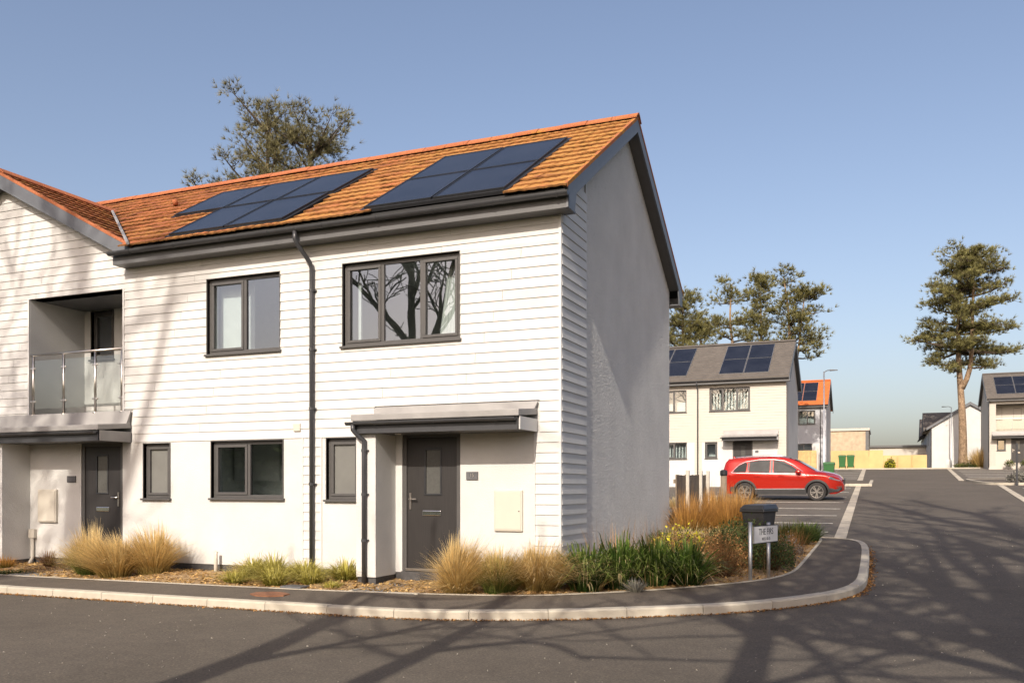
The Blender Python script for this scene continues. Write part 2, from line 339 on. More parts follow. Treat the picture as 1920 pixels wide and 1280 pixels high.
# kerb: bedding plus single stones
def strip_mesh(line, w, z0, z1, mb=None):
    mb = mb or MB(); o = offset(line, w); n = len(mb.v)
    for a, b in zip(line, o):
        mb.v += [(a.x, a.y, G(a.y) + z0), (a.x, a.y, G(a.y) + z1), (b.x, b.y, G(b.y) + z1), (b.x, b.y, G(b.y) + z0)]
    for i in range(len(line) - 1):
        for k in range(4): a = n + 4 * i; mb.face([a + k, a + 4 + k, a + 4 + (k + 1) % 4, a + (k + 1) % 4])
    mb.face([n, n + 1, n + 2, n + 3]); e = n + 4 * (len(line) - 1); mb.face([e + 3, e + 2, e + 1, e]); return mb
kerb = tag(strip_mesh(offset(resample(KERB, n=120), .02), .10, -.08, .085).build('kerb', M['concrete']), kind='structure')
fine = resample(KERB, .0305 * 1)
per = 30; i = 0
while i + 4 < len(fine):
    seg = fine[i:min(i + per, len(fine) - 1) + 1]
    seg = [seg[int(round(k * (len(seg) - 1) / 4))] for k in range(5)]
    gap = .004; s2 = [q.copy() for q in seg]; d0 = (seg[1] - seg[0]).normalized() * gap; d1 = (seg[-1] - seg[-2]).normalized() * gap; s2[0] += d0; s2[-1] -= d1
    dz = U(-.002, .003); mb = MB(); o = offset(s2, .125); bv = offset(s2, .018)
    for a, b, c in zip(s2, bv, o):
        g = G(a.y); mb.v += [(a.x, a.y, g - .05), (a.x, a.y, g + .088 + dz), (b.x, b.y, g + .108 + dz), (c.x, c.y, g + .112 + dz), (c.x, c.y, g - .05)]
    for k in range(4):
        for e in range(5): a = 5 * k; mb.face([a + e, a + 5 + e, a + 5 + (e + 1) % 5, a + (e + 1) % 5])
    mb.face([0, 1, 2, 3, 4]); mb.face([24, 23, 22, 21, 20])
    mb.build('kerb_stone', M['concrete'], kerb); i += per
i = 0; fin2 = resample(INNER, .05)
while i + 4 < len(fin2):
    seg = fin2[i:min(i + 18, len(fin2) - 1) + 1]; seg = [seg[int(round(k * (len(seg) - 1) / 3))].copy() for k in range(4)]
    seg[0] += (seg[1] - seg[0]).normalized() * .003
    strip_mesh(seg, .05, .0, .123 + U(-.002, .003)).build('edging_stone', M['concrete'], pavement); i += 18
# planting bed round the corner of the house
bed_in = resample(offset(INNER, .045), n=150); hs = []
for q in bed_in:
    if q.x < -.3: hs.append(Vector((q.x, .06, 0)))
    else: hs.append(None)
k0 = next(i for i, h in enumerate(hs) if h is None)
for i in range(k0, 150):
    t = (i - k0) / (149 - k0); hs[i] = Vector((-.25, .05, 0)).lerp(Vector((-.25, 8.3, 0)), min(1, t * 1.18)) if t < .85 else Vector((-.25 + (t - .85) * 3.0, 8.3, 0))
m = MB(); K = 9
def bedz(x, y): return G(y) + .105 + .02 * math.sin(3.1 * x + 1.7 * y) * math.sin(2.3 * y - x)
for a, b in zip(bed_in, hs):
    for k in range(K + 1):
        q = a.lerp(b, k / K); m.v.append((q.x, q.y, bedz(q.x, q.y) + (U(-.012, .02) if 0 < k else 0)))
for i in range(149):
    for k in range(K): a = i * (K + 1) + k; m.face([a, a + K + 1, a + K + 2, a + 1])
bed = tag(m.build('planting_bed', M['soil'], smooth=True), kind='structure')
# wood chips lying on the bed
def chips(name, n, pick, mat, s0, s1, label, cat):
    m = MB()
    for _ in range(n):
        x, y, z = pick(); s = U(s0, s1); w = s * U(.3, .6); a = U(0, 6.28); ti = U(-.5, .5); u = rnd.random(); v = rnd.random()
        dx = Vector((math.cos(a), math.sin(a), ti)) * s; dy = Vector((-math.sin(a), math.cos(a), U(-.5, .5))) * w; p = Vector((x, y, z + .008)); h = Vector((0, 0, U(.004, .012)))
        m.poly([p - dx - dy, p + dx * U(.6, 1) - dy + h, p + dx + dy * U(.5, 1), p - dx * U(.6, 1) + dy + h], [(u, v)] * 4)
    o = m.build(name, mat, recalc=False); return tag(o, label, cat, kind='stuff')
def pick_bed():
    i = rnd.randrange(149); t = rnd.random() ** 1.1; q = bed_in[i].lerp(hs[i], t).lerp(bed_in[i + 1].lerp(hs[i + 1], t), rnd.random()); return q.x, q.y, bedz(q.x, q.y)
chips('wood_chips', 15000, pick_bed, M['chip'], .012, .034, 'pale wood chip mulch spread over the planting beds', 'mulch')
def pick_gutter():
    i = int(rnd.triangular(0, len(fine) - 2, len(fine) * (.62 if rnd.random() < .5 else .2))); q = fine[i]; t = (fine[i + 1] - q).normalized(); d = -abs(rnd.gauss(0, .045)) - .005
    return q.x - t.y * d, q.y + t.x * d, G(q.y) + .0
chips('leaf_litter', 2600, pick_gutter, M['leaflitter'], .008, .022, 'dry brown leaf litter gathered along the foot of the kerb', 'leaf litter')
def pick_road():
    while True:
        x, y = U(-11, 9), U(-10, 12)
        if y < -2.4 or x > 3.95: return x, y, G(y) - .004
chips('road_grit', 1500, pick_road, M['grit'], .004, .011, 'pale grit scattered over the tarmac road', 'grit')
# paved paths to the two doors: single blocks
def path(name, x0, x1, y0, y1, label):
    p = tag(MB().hexa([(x0, y0, G(y0) + .02), (x1, y0, G(y0) + .02), (x1, y1, G(y1) + .02), (x0, y1, G(y1) + .02), (x0, y0, G(y0) + .116), (x1, y0, G(y0) + .116), (x1, y1, -.085), (x0, y1, -.085)]).build(name, M['soil']), kind='structure')
    def zz(y): return (G(y0) + .122) * (1 - (y - y0) / (y1 - y0)) + -.075 * (y - y0) / (y1 - y0)
    r = 0; y = y0
    while y < y1 - .02:
        x = x0 - (.1 if r % 2 else 0); ye = min(y + .098, y1)
        while x < x1 - .01:
            a = max(x, x0) + .003; b = min(x + .197, x1) - .003
            if b - a > .02:
                d = U(-.002, .002); MB().hexa([(a, y + .003, zz(y) - .06), (b, y + .003, zz(y) - .06), (b, ye - .003, zz(ye) - .06), (a, ye - .003, zz(ye) - .06), (a, y + .003, zz(y) + d), (b, y + .003, zz(y) + d), (b, ye - .003, zz(ye) + d), (a, ye - .003, zz(ye) + d)]).build('paving_block', M['slab'], p)
            x += .2
        y += .1; r += 1
    for s in (x0 - .05, x1): MB().hexa([(s, y0, zz(y0) - .1), (s + .05, y0, zz(y0) - .1), (s + .05, y1, zz(y1) - .1), (s, y1, zz(y1) - .1), (s, y0, zz(y0) + .008), (s + .05, y0, zz(y0) + .008), (s + .05, y1, zz(y1) + .008), (s, y1, zz(y1) + .008)]).build('edging_stone', M['concrete'], p)
path('paved_path', -2.50, -1.56, -1.29, -.02, '')
path('paved_path', -8.75, -7.85, -1.43, -.02, '')
# iron covers
o = MB(); 
for k in range(12): pass
tag(MB().prism([(.26 * math.cos(a * math.pi / 8) * (1 + .12 * (a % 2)), .17 * math.sin(a * math.pi / 8)) for a in range(16)], lambda x, y: (x - 3.42, y - 1.83, G(-1.83) + .10), lambda x, y: (x - 3.42, y - 1.83, G(y - 1.83) + .124)).build('drain_cover', M['rust']), 'flat rusty iron cover set in the tarmac pavement', 'drain cover')
tag(MB().box(-3.62, -3.28, -1.36, -1.12, G(-1.3) + .05, G(-1.2) + .142).build('inspection_cover', M['ironcover'], bevel=.01), 'small grey inspection cover at the edge of the front bed', 'inspection cover')
# ---- car park on the left of the side road
m = MB(); ys = [7.9 + 3 * i for i in range(0, 22)] + [72]
for y in ys: m.v += [(-30, y, G(y) + .006), (3.30 - .0138 * (y - 7.7) - .02, y, G(y) + .006)]
for j in range(len(ys) - 1): m.face([2 * j, 2 * j + 1, 2 * j + 3, 2 * j + 2])
carpark = tag(m.build('car_park', M['park']), kind='structure')
def edge_x(y): return 3.30 - .0138 * (y - 7.7)
def ribbon(pts, w, z, name, mat, parent, thick=.004):
    mb = strip_mesh([Vector(p) for p in pts], w, z - .03, z + thick); return mb.build(name, mat, parent)
y = 8.0
while y < 36:
    ribbon([(edge_x(y), y + .01, 0), (edge_x(y + .9), y + .89, 0)], .24, .0, 'channel_block', M['channel'], carpark, .016 + U(-.002, .002)); y += .9
y = 42.5
while y < 72:
    ribbon([(edge_x(y), y + .01, 0), (edge_x(y + 1.8), y + 1.79, 0)], .30, .0, 'channel_block', M['channel'], carpark, .016); y += 1.8
for y, xa in [(10.12, -2.6), (12.63, -2.6), (15.37, -2.7), (18.4, -2.8), (21.89, -3), (25.66, -3), (29.6, -3), (33.4, -3)]:
    MB().hexa([(xa, y - .032, G(y) - .02), (edge_x(y) - .42, y - .032, G(y) - .02), (edge_x(y) - .42, y + .032, G(y) - .02), (xa, y + .032, G(y) - .02), (xa, y - .032, G(y - .032) + .011), (edge_x(y) - .42, y - .032, G(y - .032) + .011), (edge_x(y) - .42, y + .032, G(y + .032) + .011), (xa, y + .032, G(y + .032) + .011)]).build('bay_line', M['line'], carpark)
for y in (43.8, 47.5, 51.3, 55.5, 59.7, 64.3, 69):
    MB().hexa([(-2.6, y - .08, G(y) - .02), (edge_x(y) - .35, y - .08, G(y) - .02), (edge_x(y) - .35, y + .08, G(y) - .02), (-2.6, y + .08, G(y) - .02), (-2.6, y - .08, G(y - .08) + .011), (edge_x(y) - .35, y - .08, G(y - .08) + .011), (edge_x(y) - .35, y + .08, G(y + .08) + .011), (-2.6, y + .08, G(y + .08) + .011)]).build('bay_line', M['line'], carpark)
# raised kerb strip between the two groups of bays, and the far kerb
isl = tag(MB().hexa([(-6, 36.2, G(36.2)), (3.25, 36.2, G(36.2)), (3.25, 41.4, G(41.4)), (-6, 41.4, G(41.4)), (-6, 36.2, G(36.2) + .10), (3.25, 36.2, G(36.2) + .10), (3.25, 41.4, G(41.4) + .10), (-6, 41.4, G(41.4) + .10)]).build('traffic_island', M['pave']), kind='structure')
for k in range(10): BX(-6 + .925 * k + .004, -6 + .925 * (k + 1) - .004, 36.05, 36.2, G(36) - .03, G(36.1) + .125).build('kerb_stone', M['concrete'], isl)
for k in range(6): MB().hexa([(3.25, 36.05 + .9 * k, G(36 + .9 * k) - .03), (3.40, 36.05 + .9 * k, G(36 + .9 * k) - .03), (3.40, 36.94 + .9 * k, G(36.9 + .9 * k) - .03), (3.25, 36.94 + .9 * k, G(36.9 + .9 * k) - .03), (3.25, 36.05 + .9 * k, G(36 + .9 * k) + .125), (3.40, 36.05 + .9 * k, G(36 + .9 * k) + .125), (3.40, 36.94 + .9 * k, G(36.9 + .9 * k) + .125), (3.25, 36.94 + .9 * k, G(36.9 + .9 * k) + .125)]).build('kerb_stone', M['concrete'], isl)
fk = tag(BX(-12, 60, 72.6, 74.4, 2.7, 3.0).build('far_pavement', M['pave']), kind='structure')
for k in range(40): BX(-6 + .92 * k + .005, -6 + .92 * (k + 1) - .005, 72.45, 72.6, 2.7, 3.03).build('kerb_stone', M['concrete'], fk)
# ---- bays, kerbs and strip on the right of the side road
m = MB(); ys = [44.2 + 3 * i for i in range(10)] + [72.45]
for y in ys: m.v += [(7.95 + .0345 * (y - 42), y, G(y) + .006), (13.6, y, G(y) + .006)]
for j in range(len(ys) - 1): m.face([2 * j, 2 * j + 1, 2 * j + 3, 2 * j + 2])
rb = tag(m.build('right_car_park', M['park']), kind='structure')
y = 43.6
while y < 71.5:
    ribbon([(7.95 + .0345 * (y - 42), y + .01, 0), (7.95 + .0345 * (y + 1.8 - 42), y + 1.79, 0)], .26, 0, 'channel_block', M['channel'], rb, .018); y += 1.8
for y in (46.4, 49.5, 52.6, 56.2, 60.3, 65, 69.5):
    xa = 8.35 + .0345 * (y - 42)
    MB().hexa([(xa, y - .08, G(y) - .02), (13.2, y - .08, G(y) - .02), (13.2, y + .08, G(y) - .02), (xa, y + .08, G(y) - .02), (xa, y - .08, G(y - .08) + .011), (13.2, y - .08, G(y - .08) + .011), (13.2, y + .08, G(y + .08) + .011), (xa, y + .08, G(y + .08) + .011)]).build('bay_line', M['line'], rb)
ISL = chaikin([(16, 37.2), (10.5, 37.2), (8.9, 37.25), (8.35, 38.6), (8.05, 41.6), (7.98, 43.2), (9.5, 43.5), (16, 43.5)], 2)
m = MB(); p = [(q.x, q.y, G(q.y) + .105) for q in ISL]; m.poly(p); ri = tag(m.build('right_pavement', M['pave']), kind='structure')
rs = resample(list(reversed(ISL)), .3)
for i in range(0, len(rs) - 3, 3): strip_mesh(rs[i:i + 4], .13, -.05, .118).build('kerb_stone', M['concrete'], ri)
y = 22.0
while y < 37:
    ribbon([(8.62 + .047 * (y - 24.5), y + .01, 0), (8.62 + .047 * (y + .9 - 24.5), y + .89, 0)], .24, 0, 'channel_block', M['channel'], ri, .018); y += .9
for y in (24.5, 27.6, 30.6, 33.6):
    MB().hexa([(9.6, y - .05, G(y) - .02), (14, y - .05, G(y) - .02), (14, y + .05, G(y) - .02), (9.6, y + .05, G(y) - .02), (9.6, y - .05, G(y - .05) + .006), (14, y - .05, G(y - .05) + .006), (14, y + .05, G(y + .05) + .006), (9.6, y + .05, G(y + .05) + .006)]).build('bay_line', M['line'], ri)
# ================================================================ houses
EXP = .142                                                   # exposed height of a cladding board
def subtract(x0, x1, z0, z1, holes):                         # rectangles of (x0..x1, z0..z1) left after cutting holes
    xs = sorted({x0, x1, *[min(max(h[k], x0), x1) for h in holes for k in (0, 1)]}); zs = sorted({z0, z1, *[min(max(h[k], z0), z1) for h in holes for k in (2, 3)]})
    out = []
    for a, b in zip(zs, zs[1:]):
        run = None
        for c, d in zip(xs, xs[1:]):
            mx, mz = (c + d) / 2, (a + b) / 2
            if any(h[0] < mx < h[1] and h[2] < mz < h[3] for h in holes):
                if run: out.append((*run, a, b)); run = None
            else: run = (run[0], d) if run else (c, d)
        if run: out.append((*run, a, b))
    return out
FRONT = lambda a, o, z: (a, -o, z)
SIDE = lambda a, o, z: (o, a, z)
def lap(mb, a0, a1, z0, z1, rowz, mp, a0t=None, a1t=None, inner=-.015):
    a0t = a0 if a0t is None else a0t; a1t = a1 if a1t is None else a1t
    o = lambda z: .0145 - .0135 * (z - rowz) / EXP
    mb.hexa([mp(a0, o(z0), z0), mp(a1, o(z0), z0), mp(a1, inner, z0), mp(a0, inner, z0), mp(a0t, o(z1), z1), mp(a1t, o(z1), z1), mp(a1t, inner, z1), mp(a0t, inner, z1)])
def boards(parent, a0, a1, zs, rows, holes, mp, mat, off=(0, 0, 0), joints=True, joined=False):
    allm = MB()
    for r in range(rows):
        z0 = zs + r * EXP; z1 = z0 + EXP; cuts = [a0]
        if joints and a1 - a0 > 2:
            x = a0 + 1.0 + (r * 1.37) % 2.6
            while x < a1 - .5: cuts.append(x); x += 3.6
        cuts.append(a1)
        for c0, c1 in zip(cuts, cuts[1:]):
            for (p, q, zb, zt) in subtract(c0 + (.004 if c0 > a0 else 0), c1, z0, z1, holes):
                if zt - zb < .012 or q - p < .02: continue
                mb = allm if joined else MB(); lap(mb, p, q, zb, zt, z0, mp)
                if not joined: mb.v = [(x - off[0], y - off[1], z - off[2]) for x, y, z in mb.v]; mb.build('board', mat, parent)
    if joined: allm.v = [(x - off[0], y - off[1], z - off[2]) for x, y, z in allm.v]; return allm.build('cladding', mat, parent)
def window(parent, x0, x1, z0, z1, y, lights, off=(0, 0, 0), sill=True, opening=(), reveal=.05, blind=None, simple_=False, name='window', fm=None, glass=None):
    """lights: fractions of the width at which mullions stand; opening: indices of lights with a sash frame"""
    fm = fm or M['frame']; ox, oy, oz = off; x0 -= ox; x1 -= ox; z0 -= oz; z1 -= oz; y -= oy
    fw = .052; yf = y + reveal
    f = MB(); f.box(x0, x1, yf, yf + .07, z1 - fw, z1); f.box(x0, x1, yf, yf + .07, z0, z0 + fw); f.box(x0, x0 + fw, yf, yf + .07, z0 + fw, z1 - fw); f.box(x1 - fw, x1, yf, yf + .07, z0 + fw, z1 - fw)
    e = [x0 + fw] + [x0 + (x1 - x0) * t for t in lights] + [x1 - fw]; h = .026
    for t in e[1:-1]: f.box(t - h, t + h, yf + .001, yf + .07, z0 + fw, z1 - fw)
    # metal reveal trim round the opening
    f.box(x0 - .012, x0, y - .02, yf + .05, z0, z1 + .012); f.box(x1, x1 + .012, y - .02, yf + .05, z0, z1 + .012); f.box(x0, x1, y - .02, yf + .05, z1, z1 + .012)
    w = f.build(name, fm, parent, bevel=0 if simple_ else .004)
    for i in range(len(e) - 1):
        a = e[i] + (h if i else 0); b = e[i + 1] - (h if i < len(e) - 2 else 0); s = 0
        if i in opening:
            s = .042; g = MB(); za, zb = z0 + fw, z1 - fw
            g.box(a, b, yf - .014, yf + .05, zb - s, zb); g.box(a, b, yf - .014, yf + .05, za, za + s); g.box(a, a + s, yf - .014, yf + .05, za + s, zb - s); g.box(b - s, b, yf - .014, yf + .05, za + s, zb - s)
            g.build('sash', fm, w, bevel=0 if simple_ else .005)
        BX(a + s, b - s, yf + .026, yf + .034, z0 + fw + s, z1 - fw - s).build('pane', glass or M['glass'], w)
    if sill: BX(x0 - .035, x1 + .035, y - .055, yf + .02, z0 - .032, z0).build('sill', fm, w, bevel=0 if simple_ else .004)
    return w
def front_door(parent, x0, x1, z0, z1, y, hinge_right, off=(0, 0, 0), simple_=False):
    ox, oy, oz = off; x0 -= ox; x1 -= ox; z0 -= oz; z1 -= oz; y -= oy
    f = MB(); f.box(x0, x0 + .065, y + .015, y + .09, z0, z1); f.box(x1 - .065, x1, y + .015, y + .09, z0, z1); f.box(x0 + .065, x1 - .065, y + .015, y + .09, z1 - .065, z1)
    d = f.build('door', M['frame'], parent, bevel=.004); a, b = x0 + .068, x1 - .068; cx = (a + b) / 2
    gx0, gx1, gz0, gz1 = cx - .115 + (.02 if hinge_right else -.02), cx + .115 + (.02 if hinge_right else -.02), z0 + 1.13, z0 + 1.76
    l = MB()
    for (p, q, zb, zt) in subtract(a, b, z0 + .05, z1 - .068, [(gx0, gx1, gz0, gz1)]): l.box(p, q, y + .035, y + .08, zb, zt)
    l.build('door_leaf', M['door'], d)
    g = MB(); t = .028
    g.box(gx0 - t, gx1 + t, y + .024, y + .05, gz1, gz1 + t); g.box(gx0 - t, gx1 + t, y + .024, y + .05, gz0 - t, gz0); g.box(gx0 - t, gx0, y + .024, y + .05, gz0, gz1); g.box(gx1, gx1 + t, y + .024, y + .05, gz0, gz1)
    g.build('glazing_frame', M['blackplastic'], d, bevel=.006); BX(gx0, gx1, y + .045, y + .055, gz0, gz1).build('door_glass', M['doorglass'], d)
    BX(cx - .15, cx + .15, y + .018, y + .04, z0 + .81, z0 + .885).build('letterbox', M['chrome'], d, bevel=.008)
    hx = (a + .055) if hinge_right else (b - .055); s = 1 if hinge_right else -1
    h = MB(); h.box(hx - .014, hx + .014, y + .02, y + .04, z0 + .90, z0 + 1.14); h.tube([(hx, y + .03, z0 + 1.05), (hx, y - .015, z0 + 1.05), (hx + s * .02, y - .022, z0 + 1.05), (hx + s * .12, y - .022, z0 + 1.05)], .010, 8)
    h.build('handle', M['steel'], d)
    BX(a, b, y - .03, y + .06, z0 + .005, z0 + .045).build('threshold', M['steel'], d, bevel=.004)
    MB().tube([(cx, y + .02, z0 + 1.50), (cx, y + .036, z0 + 1.50)], .011, 10).build('spyhole', M['steel'], d) if False else None
    return d
def gutter(parent, x0, x1, y, z, r=.058, name='gutter', off=(0, 0, 0), clips=True):
    mb = MB(); K = 10; prof = [(r * math.cos(math.pi + math.pi * k / K), r * math.sin(math.pi + math.pi * k / K)) for k in range(K + 1)] + [(r * .86 * math.cos(2 * math.pi - math.pi * k / K), r * .86 * math.sin(2 * math.pi - math.pi * k / K) + .002) for k in range(K + 1)]
    mb.prism([(p, q) for p, q in prof], lambda p, q: (x0 - off[0], y + p - off[1], z + q - off[2]), lambda p, q: (x1 - off[0], y + p - off[1], z + q - off[2]))
    for xe in (x0, x1 - .012): mb.prism(prof[:K + 1], lambda p, q: (xe - off[0], y + p * .95 - off[1], z + q * .95 - off[2]), lambda p, q: (xe + .012 - off[0], y + p * .95 - off[1], z + q * .95 - off[2]))
    g = mb.build(name, M['gutter'], parent, smooth=False)
    if clips:
        x = x0 + .45
        while x < x1 - .1:
            c = MB(); P2 = [(r * 1.1 * math.cos(math.pi + math.pi * k / K), r * 1.1 * math.sin(math.pi + math.pi * k / K)) for k in range(K + 1)] + [(r * math.cos(2 * math.pi - math.pi * k / K), r * math.sin(2 * math.pi - math.pi * k / K)) for k in range(K + 1)]
            c.prism(P2, lambda p, q: (x - off[0], y + p - off[1], z + q - off[2]), lambda p, q: (x + .035 - off[0], y + p - off[1], z + q - off[2])); c.build('gutter_clip', M['gutter'], g); x += .92
    return g
def downpipe(parent, pts, off=(0, 0, 0), clips=(), r=.034, name='downpipe'):
    P = [Vector(p) - Vector(off) for p in pts]; d = MB().tube(P, r, 12).build(name, M['gutter'], parent, smooth=True)
    for z in clips:
        x, y = P[-1].x, P[-1].y; c = MB(); c.tube([(x, y, z - off[2] - .02), (x, y, z - off[2] + .02)], r * 1.22, 12); c.box(x - .05, x + .062, y + r * .6, y + r * .6 + .03, z - off[2] - .012, z - off[2] + .012); c.build('pipe_clip', M['gutter'], d)
    return d
# ---- roof geometry shared by the terrace
TP = math.atan(.622); ct, st = math.cos(TP), math.sin(TP); RY0, RZ0 = -.36, 5.25; SL = (3.3 - RY0) / ct
def RF(u, v, w=0): return (u, RY0 + v * ct - w * st, RZ0 + v * st + w * ct)
def tile_mesh(name, pitch, gauge, mat):
    c, s = math.cos(pitch), math.sin(pitch); mb = MB(); n = 12; L = gauge + .03
    prof = []
    for i in range(n + 1):
        u = .298 * i / n; ph = (u % .149) / .149 if i < n else 1; prof.append((u, .0065 * max(0, math.sin(math.pi * ph)) ** 2.2))
    tr = lambda u, v, w: (u, v * c - w * s, v * s + w * c)
    for u, h in prof: mb.v += [tr(u, 0, .034 + h - .026), tr(u, 0, .034 + h), tr(u, L, .002 + h)]
    for i in range(n):
        a = 3 * i; mb.face([a, a + 3, a + 4, a + 1], None, 1); mb.face([a + 1, a + 4, a + 5, a + 2])
    mb.face([0, 1, 2]); mb.face([3 * n, 3 * n + 2, 3 * n + 1])
    return mb.mesh(name, [mat, M['moss']], recalc=False)
GA = SL / 14
TILE = tile_mesh('roof_tile', TP, GA, M['tile'])
def ridge_mesh(L, mat, pitch=TP):
    mb = MB(); prof = [(-.17, -.10), (-.10, -.045), (-.045, .0), (0, .018), (.045, 0), (.10, -.045), (.17, -.10), (.165, -.118), (0, -.01), (-.165, -.118)]
    mb.prism(prof, lambda y, z: (.004, y, z), lambda y, z: (L - .004, y, z)); return mb.mesh('ridge_tile', [mat])
RIDGE = ridge_mesh(.45, M['ridge'])
def roof_z(y): return RZ0 + .622 * (y - RY0) if y <= 3.3 else RZ0 + .622 * (3.3 - RY0) - .622 * (y - 3.3)
def pv_array(parent, x0, x1, v0, v1, nx, nv, off, skip=()):
    base = MB()
    for i in range(nx):
        for j in range(nv):
            if (i, j) in skip: continue
            a = x0 + (x1 - x0) * i / nx; b = x0 + (x1 - x0) * (i + 1) / nx; c = v0 + (v1 - v0) * j / nv; d = v0 + (v1 - v0) * (j + 1) / nv; g = .016
            H = lambda u0, u1, p, q, w0, w1: MB().hexa([tuple(Vector(RF(*k)) - Vector(off)) for k in ((u0, p, w0), (u1, p, w0), (u1, q, w0), (u0, q, w0), (u0, p, w1), (u1, p, w1), (u1, q, w1), (u0, q, w1))])
            fr = MB(); t = .022
            for (u0, u1, p, q) in ((a + g, b - g, c + g, c + g + t), (a + g, b - g, d - g - t, d - g), (a + g, a + g + t, c + g + t, d - g - t), (b - g - t, b - g, c + g + t, d - g - t)):
                h = H(u0, u1, p, q, .04, .078); n = len(fr.v); fr.v += h.v; [fr.face([n + k for k in f]) for f in h.f]
            pn = fr.build('solar_panel', M['blackplastic'], parent)
            H(a + g + t, b - g - t, c + g + t, d - g - t, .045, .072).build('cell_glass', M['panel'], pn)
    return
def flash_sheet(parent, rects, off):
    mb = MB()
    for (a, b, c, d) in rects: mb.hexa([tuple(Vector(RF(*k)) - Vector(off)) for k in ((a, c, .0), (b, c, .0), (b, d, .0), (a, d, .0), (a, c, .046), (b, c, .046), (b, d, .046), (a, d, .046))])
    mb.build('panel_flashing', M['blackplastic'], parent)
def canopy(parent, x0, x1, zt, off, p=.69, right_end=True, spout=None):
    """flat porch canopy with membrane top, upstand at the wall, fascia, gutter"""
    ox, oy, oz = off; T = lambda mb: (setattr(mb, 'v', [(a - ox, b - oy, c - oz) for a, b, c in mb.v]), mb)[1]
    top = MB(); top.hexa([(x0, -p, 2.235), (x1, -p, 2.235), (x1, 0, 2.30), (x0, 0, 2.30), (x0, -p, 2.325), (x1, -p, 2.325), (x1, -.02, 2.385), (x0, -.02, 2.385)])
    top.hexa([(x0 + .02, -.10, 2.36), (x1 - .02, -.10, 2.36), (x1 - .02, -.012, 2.36), (x0 + .02, -.012, 2.36), (x0 - .005, -.035, zt), (x1 + .02, -.035, zt), (x1 + .02, -.012, zt), (x0 - .005, -.012, zt)])
    c = T(top).build('canopy', M['membrane'], parent, bevel=.01)
    b = MB(); b.box(x0 + .02, x1 - .012, -p + .06, 0.0, 2.065, 2.236); T(b).build('canopy_soffit', M['soffit'], c)
    b = MB(); b.box(x0 + .01, x1 - .03, -p + .035, -p + .058, 2.06, 2.236); T(b).build('canopy_fascia', M['gutter'], c)
    b = MB(); b.box(x1 - .011, x1 + .004, -p + .045, -.012, 2.062, 2.234); T(b).build('end_panel', M['trim'] if right_end else M['membrane'], c)
    gutter(c, x0 - .06, x1 - .04, -p - .02, 2.215, .045, 'canopy_gutter', off)
    b = MB(); b.tube([(x0 + .55, -.32, 2.066), (x0 + .55, -.32, 2.052)], .045, 16); T(b).build('downlight', M['white'], c)
    return c
def roof_block(root, off, xa, xb, verge, xf=None):
    """deck, rear slope, eaves box; verge: whether xb is a gable end"""
    T = lambda mb: (setattr(mb, 'v', [(a - off[0], b - off[1], c - off[2]) for a, b, c in mb.v]), mb)[1]
    e = .17 if verge else 0; rz = roof_z(3.3)
    xf = xa if xf is None else xf
    d = MB(); d.prism([(-.34, roof_z(-.34) - .03), (3.3, rz - .03), (6.95, roof_z(6.95) - .03), (6.95, roof_z(6.95) - .09), (3.3, rz - .09), (-.34, roof_z(-.34) - .09)], lambda y, z: (xf, y, z), lambda y, z: (xb + e, y, z))
    if xf != xa: d.prism([(.3, roof_z(.3) - .03), (3.3, rz - .03), (6.95, roof_z(6.95) - .03), (6.95, roof_z(6.95) - .09), (3.3, rz - .09), (.3, roof_z(.3) - .09)], lambda y, z: (xa, y, z), lambda y, z: (xf, y, z))
    roof = T(d).build('roof', M['dark'], root)
    r = MB(); n = 14
    for k in range(n):                                        # rear slope, course by course
        y0 = 6.95 - (3.65) * k / n; y1 = 6.95 - 3.65 * (k + 1) / n
        r.hexa([(xa, y1, roof_z(y1) - .028), (xb + e + .02, y1, roof_z(y1) - .028), (xb + e + .02, y0, roof_z(y0) - .028), (xa, y0, roof_z(y0) - .028), (xa, y1, roof_z(y1) + .005), (xb + e + .02, y1, roof_z(y1) + .005), (xb + e + .02, y0, roof_z(y0) + .04), (xa, y0, roof_z(y0) + .04)])
    T(r).build('rear_tiles', M['tile'], roof)
    for yf, s in ((-.28, 1), (6.88, -1)):
        x_ = (xf - .42 if xf != xa else xa) if s > 0 else xa; b = MB(); b.box(x_, xb + (.2 if verge else 0), min(yf, yf + s * .025), max(yf, yf + s * .025), 5.0, 5.20); b.box(x_, xb + (.17 if verge else 0), min(yf + s * .026, yf + s * .30), max(yf + s * .026, yf + s * .30), 5.0, 5.016)
        T(b).build('eaves_box', M['soffit'] if s > 0 else M['fascia'], roof)
    return roof
def tiles_on(roof, off, xr, cols, skiprects, cond=lambda u, v: True):
    for i in range(cols):
        for j in range(14):
            u = xr - .3 * (i + 1); v = j * GA - .02; cu, cv = u + .15, v + GA * .5
            if any(a + .02 < cu < b - .02 and c + .02 < cv < d - .02 for a, b, c, d in skiprects) or not cond(cu, cv): continue
            q = RF(u, v, .008); o = link('roof_tile', TILE, roof, loc=(q[0] - off[0] + U(-.004, .004), q[1] - off[1] + U(-.004, .004), q[2] - off[2] + U(-.003, .006)), rot=(U(-.006, .006), U(-.008, .008), U(-.008, .008)))
PARTY = -4.08
